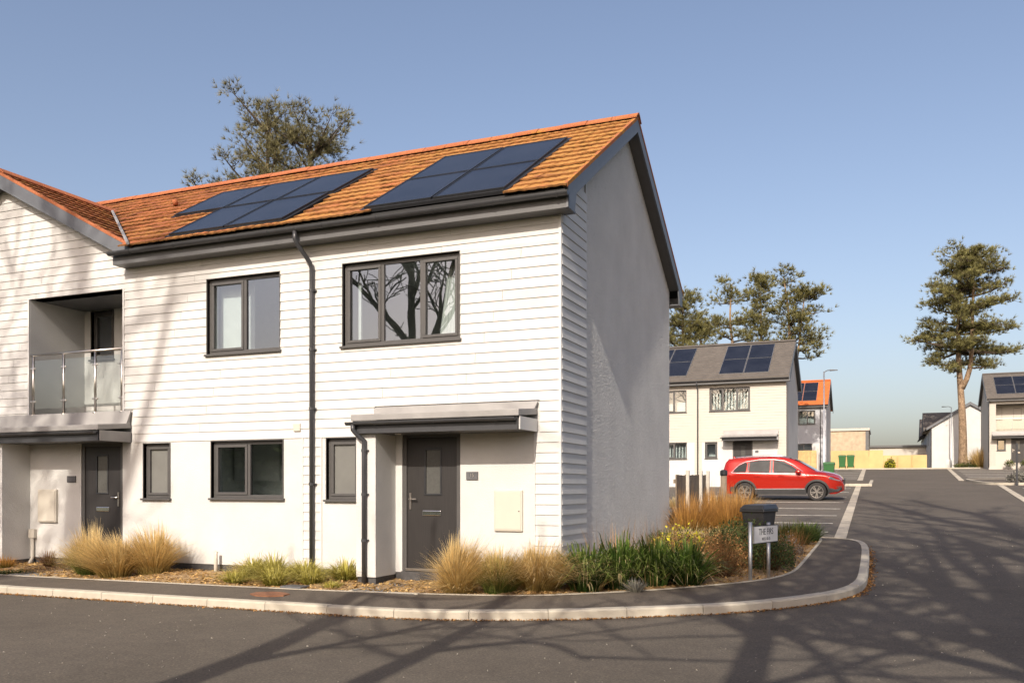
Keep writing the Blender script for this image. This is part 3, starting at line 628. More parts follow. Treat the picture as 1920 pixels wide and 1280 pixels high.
# ================= house number 15 (end of the terrace)
H15 = thing('end_terrace_house', (0, 0, 0), 'white end terrace house with black front door, porch canopy and orange lichened tile roof', 'house')
Z0 = (0, 0, 0)
holes15 = [(-3.487, -1.534, 3.42, 4.658), (-3.778, -3.21, 1.115, 2.041), (-2.471, -1.525, .05, 2.091)]
wb = MB()
for (a, b, c, d) in subtract(PARTY, -.012, .062, 2.062, holes15): wb.box(a, b, 0.0, .26, c, d)
for (a, b, c, d) in subtract(PARTY, -.012, 2.062, 5.05, holes15): wb.box(a, b, .016, .26, c, d)
wb.box(-2.90, -2.58, -.56, 0.0, .03, 2.062)
def rough_wall(y0, y1, z0, ztop, x, st_=.0095, amp=.0036):
    # stippled render modelled as real relief, so that grazing sun catches it
    mb = MB(); rr = random.Random(5); ny = int((y1 - y0) / st_) + 1; nz = int((7.6 - z0) / st_) + 1; idx = {}
    for i in range(ny + 1):
        y = y0 + (y1 - y0) * i / ny
        for j in range(nz + 1):
            z = z0 + st_ * j
            if z > ztop(y): continue
            idx[i, j] = len(mb.v); mb.v.append((x + (rr.uniform(-amp, amp) if 0 < i < ny else -.012), y + rr.uniform(-.002, .002) * (0 < i < ny), z + rr.uniform(-.002, .002)))
    for i in range(ny):
        for j in range(nz):
            q = [idx.get((i, j)), idx.get((i + 1, j)), idx.get((i + 1, j + 1)), idx.get((i, j + 1))]
            if None not in q: mb.face(q)
            elif sum(k is not None for k in q) == 3: mb.face([k for k in q if k is not None])
    return mb
rough_wall(1.085, 6.6, -.09, lambda y: roof_z(y) - .16, -.010).build('gable_render', M['render'], H15, recalc=False)
wb.prism([(1.06, -.09), (6.6, -.09), (6.6, roof_z(6.6) - .1), (3.3, roof_z(3.3) - .1), (1.06, roof_z(1.06) - .1)], lambda y, z: (-.25, y, z), lambda y, z: (-.03, y, z))
wb.prism([(.262, -.09), (1.06, -.09), (1.06, roof_z(1.06) - .1), (.262, roof_z(.262) - .1)], lambda y, z: (-.25, y, z), lambda y, z: (-.018, y, z))
wb.box(PARTY, -.25, 6.35, 6.6, -.09, 5.05); wb.box(PARTY, PARTY + .1, .26, 6.35, -.09, 5.0)
wall15 = wb.build('wall', M['render'], H15)
inn15 = MB(); inn15.box(PARTY + .1, -.25, .26, 6.35, 2.35, 2.55); inn15.box(PARTY + .1, -.25, 1.6, 1.7, 0, 2.35); inn15.box(PARTY + .1, -.25, 3.4, 3.5, 2.55, 5.0); inn15.box(PARTY + .1, -.25, .26, 6.35, 5.0, 5.04); inn15.box(PARTY + .1, -.25, .26, 6.35, -.05, .08); inn15.box(-2.8, -2.7, .27, 1.6, .08, 2.35)
inn15.build('interior', M['inside'], H15)
pl = MB()
for (a, b, y) in ((PARTY, -2.90, 0), (-2.58, -.05, 0)): pl.box(a, b, y + .014, y + .2, -.22, .029 if y else .061)
pl.box(-2.888, -2.592, -.535, .012, -.22, .028)
pl.build('plinth', M['plinth'], H15)
clad15 = BX(-.034, .006, -.02, .012, -.12, 5.01).build('cladding', M['trim'], H15)
sb = MB(); sb.box(-.018, .0055, 1.075, 1.10, -.12, roof_z(1.09) - .2); sb.build('corner_trim', M['trim'], clad15)
boards(clad15, PARTY, -.036, 2.06, 21, [(a - .012, b + .012, c - .03, d + .012) for a, b, c, d in holes15[:1]] + [(-2.93, -.31, 2.0, 2.50)], FRONT, M['board'])
boards(clad15, -.375, -.036, 2.06 - 15 * EXP, 15, [], FRONT, M['board'])
boards(clad15, PARTY, -3.875, 2.06 - 14 * EXP, 14, [], FRONT, M['board'])
BX(-3.880, -3.862, -.018, .01, .04, 2.06).build('corner_trim', M['trim'], clad15)
BX(-.395, -.377, -.018, .01, -.05, 2.06).build('corner_trim', M['trim'], clad15)
for r in range(43):
    z0 = 2.06 - 15 * EXP + r * EXP
    if z0 > 5.55: break
    ym = 1.074; lo = max(.013, (z0 + EXP + .12 - RZ0) / .622 + RY0 + .05) if z0 > 4.9 else .013
    if lo < ym - .05:
        mb = MB(); lap(mb, lo, ym, z0, z0 + EXP, z0, SIDE); mb.build('board', M['board'], clad15)
window(H15, -3.487, -1.534, 3.42, 4.658, 0, (.335, .672), opening=(0, 2))
window(H15, -3.778, -3.21, 1.115, 2.041, 0, (), opening=(0,), glass=M['frosted'])
BX(-3.42, -3.36, .30, .34, 3.5, 4.6).build('curtain', M['curtain'], H15); 
cm = MB()
for k in range(16): cm.hexa([(-2.02 + .028 * k, .30 + .03 * (k % 2), 3.45), (-1.99 + .028 * k, .30 + .03 * ((k + 1) % 2), 3.45), (-1.99 + .028 * k, .31 + .03 * ((k + 1) % 2), 3.45), (-2.02 + .028 * k, .31 + .03 * (k % 2), 3.45), (-1.85 + .016 * k, .30 + .03 * (k % 2), 4.62), (-1.832 + .016 * k, .30 + .03 * ((k + 1) % 2), 4.62), (-1.832 + .016 * k, .31 + .03 * ((k + 1) % 2), 4.62), (-1.85 + .016 * k, .31 + .03 * (k % 2), 4.62)])
cm.build('curtain', M['curtain'], H15)
front_door(H15, -2.471, -1.525, .08, 2.091, 0, True)
BX(-2.46, -1.54, -.06, .015, -.10, .079).build('door_step', M['plinth'], H15)
canopy(H15, -2.91, -.345, 2.485, Z0)
roof15 = roof_block(H15, Z0, PARTY, 0, True)
A15 = (-2.955, -.70, .10, 3.20); tiles_on(roof15, Z0, .205, 15, [(-2.93, -.72, .10, 3.2)], lambda u, v: u > PARTY - .05)
flash_sheet(H15, [(-3.0, -.655, .06, 3.25)], Z0); pv_array(H15, *A15, 2, 2, Z0)
for k in range(10):
    if .2 - .45 * (k + 1) > PARTY - .3: link('ridge_tile', RIDGE, roof15, loc=(.225 - .45 * (k + 1), 3.3, roof_z(3.3) + .085 + U(-.004, .004)), rot=(0, U(-.006, .006), 0))
bb = MB()                                                      # bargeboards and verge soffit of the gable end
for s in (1, -1):
    yy = lambda y: 3.3 + s * (y - 3.3)
    top = lambda y: roof_z(yy(y)) - .012
    bb.prism([(yy(-.29), top(-.29)), (yy(3.3), top(3.3)), (yy(3.3), top(3.3) - .215), (yy(.06), top(.06) - .215), (yy(-.02), 5.0), (yy(-.29), 5.0)], lambda y, z: (.172, y, z), lambda y, z: (.20, y, z))
bb.build('bargeboard', M['fascia'], roof15)
vs_ = MB()
for s in (1, -1):
    yy = lambda y: 3.3 + s * (y - 3.3)
    vs_.prism([(yy(.03), roof_z(yy(.03)) - .19), (yy(3.3), roof_z(3.3) - .19), (yy(3.3), roof_z(3.3) - .205), (yy(.03), roof_z(yy(.03)) - .205)], lambda y, z: (-.01, y, z), lambda y, z: (.171, y, z))
vs_.box(.0, .171, -.25, .10, 5.017, 5.05)
vs_.build('verge_soffit', M['soffit'], roof15)
vc = MB()
for s in (1, -1):
    yy = lambda y: 3.3 + s * (y - 3.3)
    vc.prism([(yy(-.34), roof_z(yy(-.34)) + .045), (yy(3.3), roof_z(3.3) + .045), (yy(3.3), roof_z(3.3) - .011), (yy(-.34), roof_z(yy(-.34)) - .011)], lambda y, z: (.150, y, z), lambda y, z: (.2065, y, z))
vc.build('verge_mortar', M['ridge'], roof15)
gutter(roof15, PARTY, .225, -.365, 5.185)
downpipe(H15, [(-4.10, -.365, 5.14), (-4.10, -.365, 5.02), (-4.09, -.33, 4.96), (-4.02, -.10, 4.72), (-4.015, -.062, 4.64), (-4.015, -.062, 4.2), (-4.015, -.062, -.05)], clips=(4.3, 3.4, 2.5, 1.35), name='downpipe')
downpipe(H15, [(-2.86, -.71, 2.19), (-2.86, -.71, 2.11), (-2.80, -.66, 2.02), (-2.745, -.60, 1.96), (-2.745, -.60, 1.8), (-2.745, -.60, -.12)], clips=(1.82, 1.2, .55), name='downpipe')
mbx = BX(-.986, -.559, -.035, .02, .689, 1.264).build('meter_box', M['meter'], H15, bevel=.012); BX(-.966, -.579, -.043, -.03, .712, 1.245).build('meter_door', M['meter'], mbx, bevel=.006); MB().tube([(-.605, -.05, .97), (-.605, -.04, .97)], .009, 8).build('lock', M['dark'], mbx)
BX(-.527, -.395, -.06, .01, .296, .432).build('cable_box', M['postconc'], H15, bevel=.006); MB().tube([(-.461, -.04, .30), (-.461, -.04, -.1)], .035, 10).build('cable_duct', M['wood_fence'], H15, smooth=True)
BX(-4.375, -4.25, -.035, .01, 2.165, 2.285).build('vent_cover', M['meter'], H15, bevel=.01)
def text(body, size, mat, parent, loc, rot, name='lettering', ext=.002, sx=1.0):
    cu = bpy.data.curves.new(name, 'FONT'); cu.body = body; cu.size = size; cu.align_x = 'CENTER'; cu.align_y = 'CENTER'; cu.extrude = ext
    t = bpy.data.objects.new(name, cu); COL.objects.link(t); dg = bpy.context.evaluated_depsgraph_get(); dg.update(); me = bpy.data.meshes.new_from_object(t.evaluated_get(dg)); bpy.data.objects.remove(t)
    me.materials.clear(); me.materials.append(mat); o = link(name, me, parent, loc=loc, rot=rot); o.scale = (sx, 1, 1); o['kind'] = 'stuff'; return o
pq = BX(-1.424, -1.241, -.022, .0, 1.407, 1.521).build('number_plaque', M['ironcover'], H15, bevel=.004)
text('15', .07, M['steel'], pq, (-1.333, -.0235, 1.470), (R(90), 0, 0), 'number')
# ================= the house next door with the front gable and balcony
OFF = (PARTY, 0, 0)
HN = thing('terrace_house', OFF, 'white terrace house with front gable, glass balcony and orange tile roof, left of the downpipe', 'house')
T = lambda mb: (setattr(mb, 'v', [(a - OFF[0], b - OFF[1], c - OFF[2]) for a, b, c in mb.v]), mb)[1]
XL = -14.0; GX, GZ, GS = -10.65, 6.95, .524
def gab(x): return GZ - GS * abs(x - GX)
hn = [(-6.074, -4.646, 3.445, 4.656), (-7.42, -6.855, 1.12, 2.029), (-5.987, -4.585, 1.13, 2.037), (-8.853, -7.894, .05, 2.075), (-10.1, -7.88, 2.56, 4.664)]
wb = MB()
for (a, b, c, d) in subtract(XL, PARTY - .001, .062, 2.062, hn): wb.box(a, b, 0, .26, c, d)
for (a, b, c, d) in subtract(XL, PARTY - .001, 2.062, 5.05, hn): wb.box(a, b, .016, .26, c, d)
wb.prism([(XL, 5.051), (-7.75, 5.051), (-7.75, gab(-7.75) - .12), (GX, GZ - .12), (XL, gab(XL) - .12)], lambda x, z: (x, .016, z), lambda x, z: (x, .2, z))
wb.box(-10.45, -10.09, -.555, 0, .03, 2.062); wb.box(XL, PARTY - .1, 6.35, 6.6, -.09, 5.05); wb.box(XL, XL + .2, .26, 6.35, -.09, 5.0); wb.box(PARTY - .1, PARTY - .001, .26, 6.35, -.09, 5.0)
# balcony recess
wb.box(-10.30, -10.1, .26, 1.25, 2.45, 4.9); wb.box(-7.88, -7.68, .26, 1.25, 2.45, 4.9)
for (a, b, c, d) in subtract(-10.1, -7.88, 2.56, 4.70, [(-9.917, -9.361, 3.73, 4.64)]): wb.box(a, b, 1.19, 1.4, c, d)
T(wb).build('wall', M['render'], HN)
b = MB(); b.box(-10.1, -7.88, .02, 1.19, 4.664, 4.75); T(b).build('balcony_ceiling', M['soffit'], HN)
b = MB(); b.box(-10.1, -7.88, .02, 1.19, 2.44, 2.56); b.box(-10.1, -7.88, 1.165, 1.189, 2.561, 2.66); T(b).build('balcony_floor', M['soffit'], HN)
window(HN, -9.917, -9.361, 3.73, 4.64, 1.19, (), OFF, opening=(0,))
i2 = MB(); i2.box(XL + .2, PARTY - .1, .26, 6.35, 2.30, 2.43); i2.box(XL + .2, PARTY - .1, 1.6, 1.7, .08, 2.3); i2.box(XL + .2, PARTY - .1, 3.4, 3.5, 2.43, 5.0); i2.box(XL + .2, PARTY - .1, 1.41, 6.35, 5.0, 5.04); i2.box(-7.67, PARTY - .1, .26, 1.41, 5.0, 5.04); i2.box(XL + .2, PARTY - .1, .26, 6.35, -.05, .08); i2.box(-6.75, -6.65, .27, 1.6, .08, 2.3)
i2.box(-6.6, -4.3, 1.05, 1.59, .08, .95); i2.box(-6.6, -5.62, 1.27, 1.59, 1.42, 2.15); i2.box(-5.60, -5.0, 1.27, 1.59, 1.42, 2.15); i2.box(-4.98, -4.3, 1.27, 1.59, 1.42, 2.15); T(i2).build('interior', M['inside'], HN)
b = MB()
for (a, c) in ((XL, -10.46), (-10.08, PARTY - .002)): b.box(a, c, .014, .2, -.22, .061)
b.box(-10.44, -10.1, -.54, .012, -.22, .029); T(b).build('plinth', M['plinth'], HN)
b = MB(); b.box(-7.879, -7.845, -.02, .015, 2.60, 4.665); cln = T(b).build('cladding', M['trim'], HN)
for (a, c) in ((-10.135, -10.101),): b = MB(); b.box(a, c, -.02, .015, 2.60, 4.665); T(b).build('corner_trim', M['trim'], cln)
ex = [(a - .012, b + .012, c - .03, d + .012) for a, b, c, d in hn[:1]] + [(-10.136, -7.844, 2.5, 4.665), (-10.18, -7.655, 2.0, 2.612), (-12.5, -10.17, 2.0, 2.50)]
boards(cln, -12.2, PARTY - .002, 2.06, 21, ex, FRONT, M['board'], OFF)
boards(cln, -4.207, PARTY - .002, 2.06 - 14 * EXP, 14, [], FRONT, M['board'], OFF)
b = MB(); b.box(-4.222, -4.205, -.018, .01, .04, 2.06); T(b).build('corner_trim', M['trim'], cln)
for r in range(21, 35):
    z0 = 2.06 + r * EXP; z1 = z0 + EXP; f = lambda z: max(0, (GZ - .13 - z) / GS); 
    w0, w1 = f(z0), f(z1); xr0, xr1 = min(GX + w0, -7.80), min(GX + w1, -7.80); xl = max(GX - w0, -12.2); xl1 = max(GX - w1, -12.2)
    if w0 < .1: break
    mb = MB(); lap(mb, xl, xr0, z0, z1, z0, FRONT, xl1, xr1); T(mb).build('board', M['board'], cln)
window(HN, -6.074, -4.646, 3.445, 4.656, 0, (.5,), OFF, opening=(0,))
window(HN, -7.42, -6.855, 1.12, 2.029, 0, (), OFF, opening=(0,), glass=M['frosted'])
window(HN, -5.987, -4.585, 1.13, 2.037, 0, (.5,), OFF, opening=(0,))
b = MB(); b.box(-6.05, -5.36, .28, .30, 3.46, 4.65); T(b).build('blind', M['curtain'], HN)
front_door(HN, -8.853, -7.894, .08, 2.075, 0, False, OFF)
b = MB(); b.box(-8.84, -7.91, -.06, .015, -.10, .079); T(b).build('door_step', M['plinth'], HN)
canopy(HN, -12.4, -7.70, 2.60, OFF, .70, False)
pq = MB(); pq.box(-9.17, -8.967, -.022, 0, 1.389, 1.502); T(pq).build('number_plaque', M['ironcover'], HN, bevel=.004)
pq = MB(); pq.box(-9.847, -9.402, -.05, .02, .685, 1.267); mb_ = T(pq).build('meter_box', M['meter'], HN, bevel=.012); pq = MB(); pq.box(-9.827, -9.422, -.06, -.045, .705, 1.245); T(pq).build('meter_door', M['meter'], mb_, bevel=.006)
pq = MB(); pq.box(-10.05, -9.92, -.07, 0.0, .40, .56); T(pq).build('cable_box', M['meter'], HN, bevel=.006); pq = MB(); pq.tube([(-9.985, -.04, .42), (-9.985, -.04, .05), (-9.99, -.12, -.08), (-9.99, -.14, -.14)], .03, 10); T(pq).build('cable_duct', M['meter'], HN, smooth=True)
# roof of the neighbour: main slope behind the gable
roofn = roof_block(HN, OFF, XL, PARTY - .002, False, -7.40)
def valley_free(u, v):
    x, y, z = RF(u, v); return z > gab(u) - .02 if u < GX + 3.5 and u > GX - 3.5 else True
pv1 = (-7.75, -4.35, 1.66, 3.19); pv0 = (-6.65, -4.40, .14, 1.64)
tiles_on(roofn, OFF, -3.995, 31, [(-7.73, -4.37, 1.66, 3.19), (-6.63, -4.42, .14, 1.66)], lambda u, v: valley_free(u, v))
flash_sheet(HN, [(-7.80, -4.31, 1.63, 3.24), (-6.69, -4.355, .10, 1.629)], OFF); pv_array(HN, *pv1, 3, 1, OFF); pv_array(HN, *pv0, 2, 1, OFF)
for k in range(21): link('ridge_tile', RIDGE, roofn, loc=(PARTY - .45 * (k + 1) - .05 - OFF[0], 3.3, roof_z(3.3) + .085 + U(-.004, .004)), rot=(0, U(-.006, .006), 0))
b = MB(); q = RF(-8.57, 2.75, .05); b.tube([q, (q[0], q[1] - .03, q[2] + .10)], .05, 10); T(b).build('roof_vent', M['ridge'], roofn, smooth=True)
# front gable roof
gp = math.atan(GS); b = MB()
for s in (1, -1):
    xe = GX + s * 3.42
    b.prism([(GX, GZ - .03), (xe, gab(xe) - .03), (xe, gab(xe) - .09), (GX, GZ - .09)], lambda x, z: (x, -.20, z), lambda x, z: (x, max(-.19, min(2.6, (z + .09 - RZ0) / .622 + RY0 + .1)), z))
T(b).build('gable_roof', M['dark'], roofn)
GT = tile_mesh('gable_tile', gp, .30, M['tile'])
for i in range(10):
    for j in range(13):
        v = -.06 + .30 * j; x = GX + 3.42 - v * math.cos(gp); y = -.225 + .3 * i; z = gab(GX + 3.42) + v * math.sin(gp)
        if v > 3.80 or (z + .05) < roof_z(y + .15) - .02: continue
        link('roof_tile', GT, roofn, loc=(x - OFF[0] + .008 * math.sin(gp), y, z + .008), rot=(U(-.006, .006), U(-.006, .006), R(90) + U(-.006, .006)))
for k in range(6): link('ridge_tile', RIDGE, roofn, loc=(GX - OFF[0], -.235 + .45 * k, GZ + .08), rot=(0, 0, R(90)))
b = MB()
for s in (1, -1):
    xa = lambda t: GX + s * t
    b.prism([(xa(0), GZ - .012), (xa(3.40), gab(xa(3.40)) - .012), (xa(3.40), gab(xa(3.4)) - .05), (xa(2.92), gab(xa(2.92)) - .235), (xa(0), GZ - .26)], lambda x, z: (x, -.245, z), lambda x, z: (x, -.215, z))
T(b).build('bargeboard', M['fascia'], roofn)
b = MB()
for s in (1, -1):
    xa = lambda t: GX + s * t
    b.prism([(xa(0), GZ - .20), (xa(2.9), gab(xa(2.9)) - .20), (xa(2.9), gab(xa(2.9)) - .215), (xa(0), GZ - .215)], lambda x, z: (x, -.214, z), lambda x, z: (x, .02, z))
T(b).build('verge_soffit', M['soffit'], roofn)
b = MB()
for s in (1, -1):
    xa = lambda t: GX + s * t
    b.prism([(xa(0), GZ + .045), (xa(3.45), gab(xa(3.45)) + .045), (xa(3.45), gab(xa(3.45)) - .011), (xa(0), GZ - .011)], lambda x, z: (x, -.252, z), lambda x, z: (x, -.20, z))
T(b).build('verge_mortar', M['ridge'], roofn)
b = MB(); va = Vector((GX + 3.3, 0, 0)); pts = []
for t in (3.36, 0.25):
    x = GX + t; z = gab(x); y = (z - RZ0) / .622 + RY0; pts.append((x, y - .02, z + .075))
b.tube(pts, .028, 6); T(b).build('valley_flashing', M['lead'], roofn)
gutter(roofn, -7.82, PARTY - .003, -.365, 5.185, off=OFF)
# glass balustrade
bal = None
b = MB(); b.tube([(-10.06, .0, 3.66), (-7.87, .0, 3.66)], .022, 12); bal = T(b).build('balcony_railing', M['steel'], HN, smooth=True)
px = [-10.01, -9.265, -8.52, -7.91]
for x in px:
    b = MB(); b.tube([(x, 0, 2.58), (x, 0, 3.65)], .021, 12); b.tube([(x, 0, 2.58), (x, 0, 2.60)], .045, 12); T(b).build('post', M['steel'], bal, smooth=True)
    for z in (2.83, 3.42):
        b = MB(); b.box(x - .062, x + .062, -.018, .014, z - .018, z + .018); T(b).build('glass_clamp', M['steel'], bal, bevel=.008)
for a, c in zip(px, px[1:]): b = MB(); b.box(a + .035, c - .035, -.004, .006, 2.70, 3.56); T(b).build('glass_pane', M['railglass'], bal)
b = MB(); b.tube([(-5.80, -.12, -.2), (-5.80, -.12, .25), (-5.80, -.10, .27)], .03, 10); T(b).build('white_pipe', M['meter'], HN, smooth=True)
# ================================================================ houses further up the road
def far_house(name, loc, label, L, board, tile, upper, lower, doors, cx, panels, lowx=None, gable_side=1, balcony=None, fenc=None, depth=6.6, dps=(), boards_all=False):
    """local frame as the end house: front right (gable_side=1) or front left (-1) corner at the origin, facade on y=0"""
    rt = thing(name, loc, label, 'house'); x0, x1 = (-L, 0) if gable_side > 0 else (0, L)
    hol = [u[:4] for u in upper] + [u[:4] for u in lower] + [(d[0], d[1], .05, 2.12) for d in doors]
    if balcony: hol.append(balcony)
    wb = MB()
    for (a, b, c, d) in subtract(x0, x1, -.4, 2.06, hol): wb.box(a, b, 0, .25, c, d)
    for (a, b, c, d) in subtract(x0, x1, 2.06, 5.05, hol): wb.box(a, b, .016, .25, c, d)
    xg = (-.25, -.012) if gable_side > 0 else (.012, .25)
    wb.prism([(.25, -.4), (depth, -.4), (depth, roof_z(6.6) - .1), (3.3, roof_z(3.3) - .1), (.25, roof_z(.25) - .1)], lambda y, z: (xg[0], y, z), lambda y, z: (xg[1], y, z))
    if balcony: wb.box(balcony[0], balcony[1], 1.2, 1.3, balcony[2], balcony[3] + .1)
    w = wb.build('wall', M['render'] if board is not M['beige_board'] else M['cream_board'], rt)
    ib = MB(); ib.box(x0 + .05, x1 - .05, 1.6 if balcony else .8, depth - .05, -.1, 5.0); ib.build('interior', M['inside'], rt)
    boards(rt, x0, x1, 2.06, 21, [(a - .01, b + .01, c - .03, d + .01) for a, b, c, d in hol], FRONT, board, joined=True, joints=False)
    cl = MB(); s = gable_side
    for r in range(36):
        z0 = 2.06 - 15 * EXP + r * EXP
        if z0 < 5.0 or s < 0: 
            if z0 < 5.0: lap(cl, .0, 1.07, z0, z0 + EXP, z0, (SIDE if s > 0 else (lambda a, o, z: (-o, a, z))))
    for r in range(15): 
        z0 = 2.06 - 15 * EXP + r * EXP; a, b = (-.42, -.0) if s > 0 else (0, .48); lap(cl, a, b, z0, z0 + EXP, z0, FRONT)
        if s > 0: lap(cl, -4.59, -4.21, z0, z0 + EXP, z0, FRONT)
    cl.build('corner_cladding', board, rt)['kind'] = 'stuff'
    for u in upper + lower: window(rt, *u[:4], 0, u[4], sill=True, opening=u[5], simple_=True)
    if balcony:
        for u in fenc: window(rt, *u, 1.2, (), opening=(0,), simple_=True)
        b = MB(); b.box(balcony[0], balcony[1], .02, 1.2, balcony[2] - .1, balcony[2]); b.build('balcony_floor', M['soffit'], rt)
        for k in range(3): BX(balcony[0] + (balcony[1] - balcony[0]) / 3 * k + .03, balcony[0] + (balcony[1] - balcony[0]) / 3 * (k + 1) - .03, -.01, .0, balcony[2] + .08, balcony[2] + .92).build('glass_pane', M['railglass'], rt)
        MB().tube([(balcony[0], 0, balcony[2] + 1.0), (balcony[1], 0, balcony[2] + 1.0)], .022, 8).build('handrail', M['steel'], rt)
    for d in doors: front_door(rt, d[0], d[1], .08, 2.10, 0, True)
    if cx: canopy(rt, *cx, 2.6, (0, 0, 0))
    e0, e1 = (0, .17) if s > 0 else (-.17, 0); rz = roof_z(3.3)
    r = MB(); n = 14
    for k in range(n):
        for side in (1, -1):
            f = lambda t: (-.36 + 3.66 * t) if side > 0 else (6.96 - 3.66 * t)
            y0, y1 = f(k / n), f((k + 1) / n); q = [(x0 + e0, y0), (x1 + e1, y0), (x1 + e1, y1), (x0 + e0, y1)]
            if side < 0: q = q[::-1]
            zt = [roof_z(y) + (.045 if i in ((0, 1) if side > 0 else (2, 3)) else .012) for i, (x, y) in enumerate(q)]
            r.hexa([(x, y, roof_z(y) - .06) for x, y in q] + [(x, y, z) for (x, y), z in zip(q, zt)])
    r.prism([(-.14, -.08), (0, .02), (.14, -.08)], lambda y, z: (x0 + e0, 3.3 + y, rz + .08 + z), lambda y, z: (x1 + e1, 3.3 + y, rz + .08 + z))
    roof = r.build('roof', tile, rt)
    b = MB(); b.box(x0 + e0, x1 + e1, -.30, -.26, 5.0, 5.2); b.box(x0 + e0, x1 + e1, -.259, .02, 5.0, 5.02); b.build('eaves_box', M['soffit'], roof); gutter(roof, x0 + e0, x1 + e1, -.365, 5.185, clips=False)
    b = MB()
    for t in (1, -1):
        yy = lambda y: 3.3 + t * (y - 3.3); tp = lambda y: roof_z(yy(y)) - .012
        xo = (.172, .20) if s > 0 else (-.20, -.172); xi = (0, .171) if s > 0 else (-.171, 0)
        b.prism([(yy(-.3), tp(-.3)), (yy(3.3), tp(3.3)), (yy(3.3), tp(3.3) - .22), (yy(-.02), 5.0), (yy(-.3), 5.0)], lambda y, z: (xo[0], y, z), lambda y, z: (xo[1], y, z))
        b.prism([(yy(.03), roof_z(yy(.03)) - .19), (yy(3.3), rz - .19), (yy(3.3), rz - .205), (yy(.03), roof_z(yy(.03)) - .205)], lambda y, z: (xi[0], y, z), lambda y, z: (xi[1], y, z))
    b.build('bargeboard', M['fascia'], roof)
    for (a, c, v0, v1, nx, nv) in panels:
        for i in range(nx):
            for j in range(nv):
                p, q = a + (c - a) * i / nx, a + (c - a) * (i + 1) / nx; v, w_ = v0 + (v1 - v0) * j / nv, v0 + (v1 - v0) * (j + 1) / nv; g = .02
                fr = MB(); fr.hexa([RF(*k) for k in ((p + g, v + g, .03), (q - g, v + g, .03), (q - g, w_ - g, .03), (p + g, w_ - g, .03), (p + g, v + g, .075), (q - g, v + g, .075), (q - g, w_ - g, .075), (p + g, w_ - g, .075))]); pn = fr.build('solar_panel', M['galv'], rt); g = .035
                fr = MB(); fr.hexa([RF(*k) for k in ((p + g, v + g, .06), (q - g, v + g, .06), (q - g, w_ - g, .06), (p + g, w_ - g, .06), (p + g, v + g, .082), (q - g, v + g, .082), (q - g, w_ - g, .082), (p + g, w_ - g, .082))]); fr.build('cell_glass', M['panel'], pn)
    for dx in dps: downpipe(rt, [(dx, -.365, 5.14), (dx, -.34, 5.0), (dx, -.06, 4.75), (dx, -.06, 4.5), (dx, -.06, -.2)])
    return rt
gh = far_house('grey_roof_house', (-.585, 35.34, 1.64), 'cream clad house with brown grey roof and solar panels behind the red car', 14, M['cream_board'], M['greytile'],
    [(-3.81, -1.78, 3.62, 4.82, (.335, .67), (0, 2)), (-6.30, -5.03, 3.62, 4.77, (.5,), (0,))], [(-4.04, -3.43, 1.2, 2.03, (), (0,)), (-6.3, -5.01, 1.19, 2.03, (.5,), (0,))], [(-2.64, -1.64)], (-3.10, -.36),
    [(-3.36, -.84, .42, 3.95, 2, 2), (-7.5, -5.01, .42, 3.95, 2, 2)], dps=(-4.42,))
for k in range(12): MB().box(-3.68 + .155 * k, -3.60 + .155 * k, .30, .31, 3.7, 4.75).build('blind_slat', M['curtain'], gh)
for k in range(7): MB().box(-6.15 + .165 * k, -6.07 + .165 * k, .30, .31, 1.25, 2.0).build('blind_slat', M['curtain'], gh)
BX(-1.51, -1.35, -.02, .0, 1.45, 1.57).build('number_plaque', M['ironcover'], gh)
oh = far_house('orange_roof_house', (-.481, 65.73, 2.9), 'pale grey clad house with orange roof and solar panels behind the lamp post', 9, M['grey_board'], M['orangetile'],
    [(-2.75, -.85, 3.62, 4.74, (.335, .67), (0, 2))], [(-2.34, -1.10, 1.3, 2.03, (.5,), (0,))], [(-4.4, -3.4)], None, [(-3.0, -.75, .5, 3.9, 2, 2)], dps=(-.44,))
rh = far_house('beige_house', (11.535, 68.6, 3.15), 'beige clad house with a recessed balcony and brown roof at the right edge', 9, M['beige_board'], M['greytile'],
    [], [(.57, 1.17, 1.1, 1.98, (), (0,))], [(1.55, 2.5)], (.2, 4.4), [(.55, 4.6, .5, 3.6, 3, 2)], gable_side=-1, balcony=(.50, 3.9, 2.62, 4.78), fenc=[(.54, 1.03, 3.62, 4.55), (1.86, 2.39, 3.58, 4.5)], dps=(-.0,))
# white gable house whose long side runs away from us
wh = thing('white_gable_house', (7.96, 82.3, 2.9), 'white rendered gable end house beyond the big pine trunk', 'house')
b = MB(); b.prism([(0, -.3), (6.6, -.3), (6.6, 4.15), (3.3, 6.25), (0, 4.15)], lambda x, z: (x, 0, z), lambda x, z: (x, .25, z)); b.box(0, .25, .25, 26, -.3, 4.15); b.box(6.35, 6.6, .25, 26, -.3, 4.15); b.build('wall', M['render'], wh)
b = MB(); b.box(-.03, .0, .05, 26, -.3, 4.1); b.build('side_cladding', M['grey_board'], wh)
b = MB()
for s in (1, -1):
    f = lambda t: 3.3 + s * t
    b.prism([(f(0), 6.45), (f(3.75), 6.45 - 3.75 * .622), (f(3.75), 6.30 - 3.75 * .622), (f(0), 6.30)], lambda x, z: (x, -.2, z), lambda x, z: (x, 26, z))
rf = b.build('roof', M['greytile'], wh)
b = MB()
for s in (1, -1):
    f = lambda t: 3.3 + s * t
    b.prism([(f(0), 6.40), (f(3.7), 6.40 - 3.7 * .622), (f(3.7), 6.18 - 3.7 * .622), (f(0), 6.18)], lambda x, z: (x, -.24, z), lambda x, z: (x, -.205, z))
b.build('bargeboard', M['fascia'], rf)
b = MB()
for yy in (6.0, 15.0):                                          # cross gables on the road side
    b.prism([(yy - 3, 4.0), (yy, 6.0), (yy + 3, 4.0)], lambda y, z: (-.55, y, z), lambda y, z: (3.0, y, z))
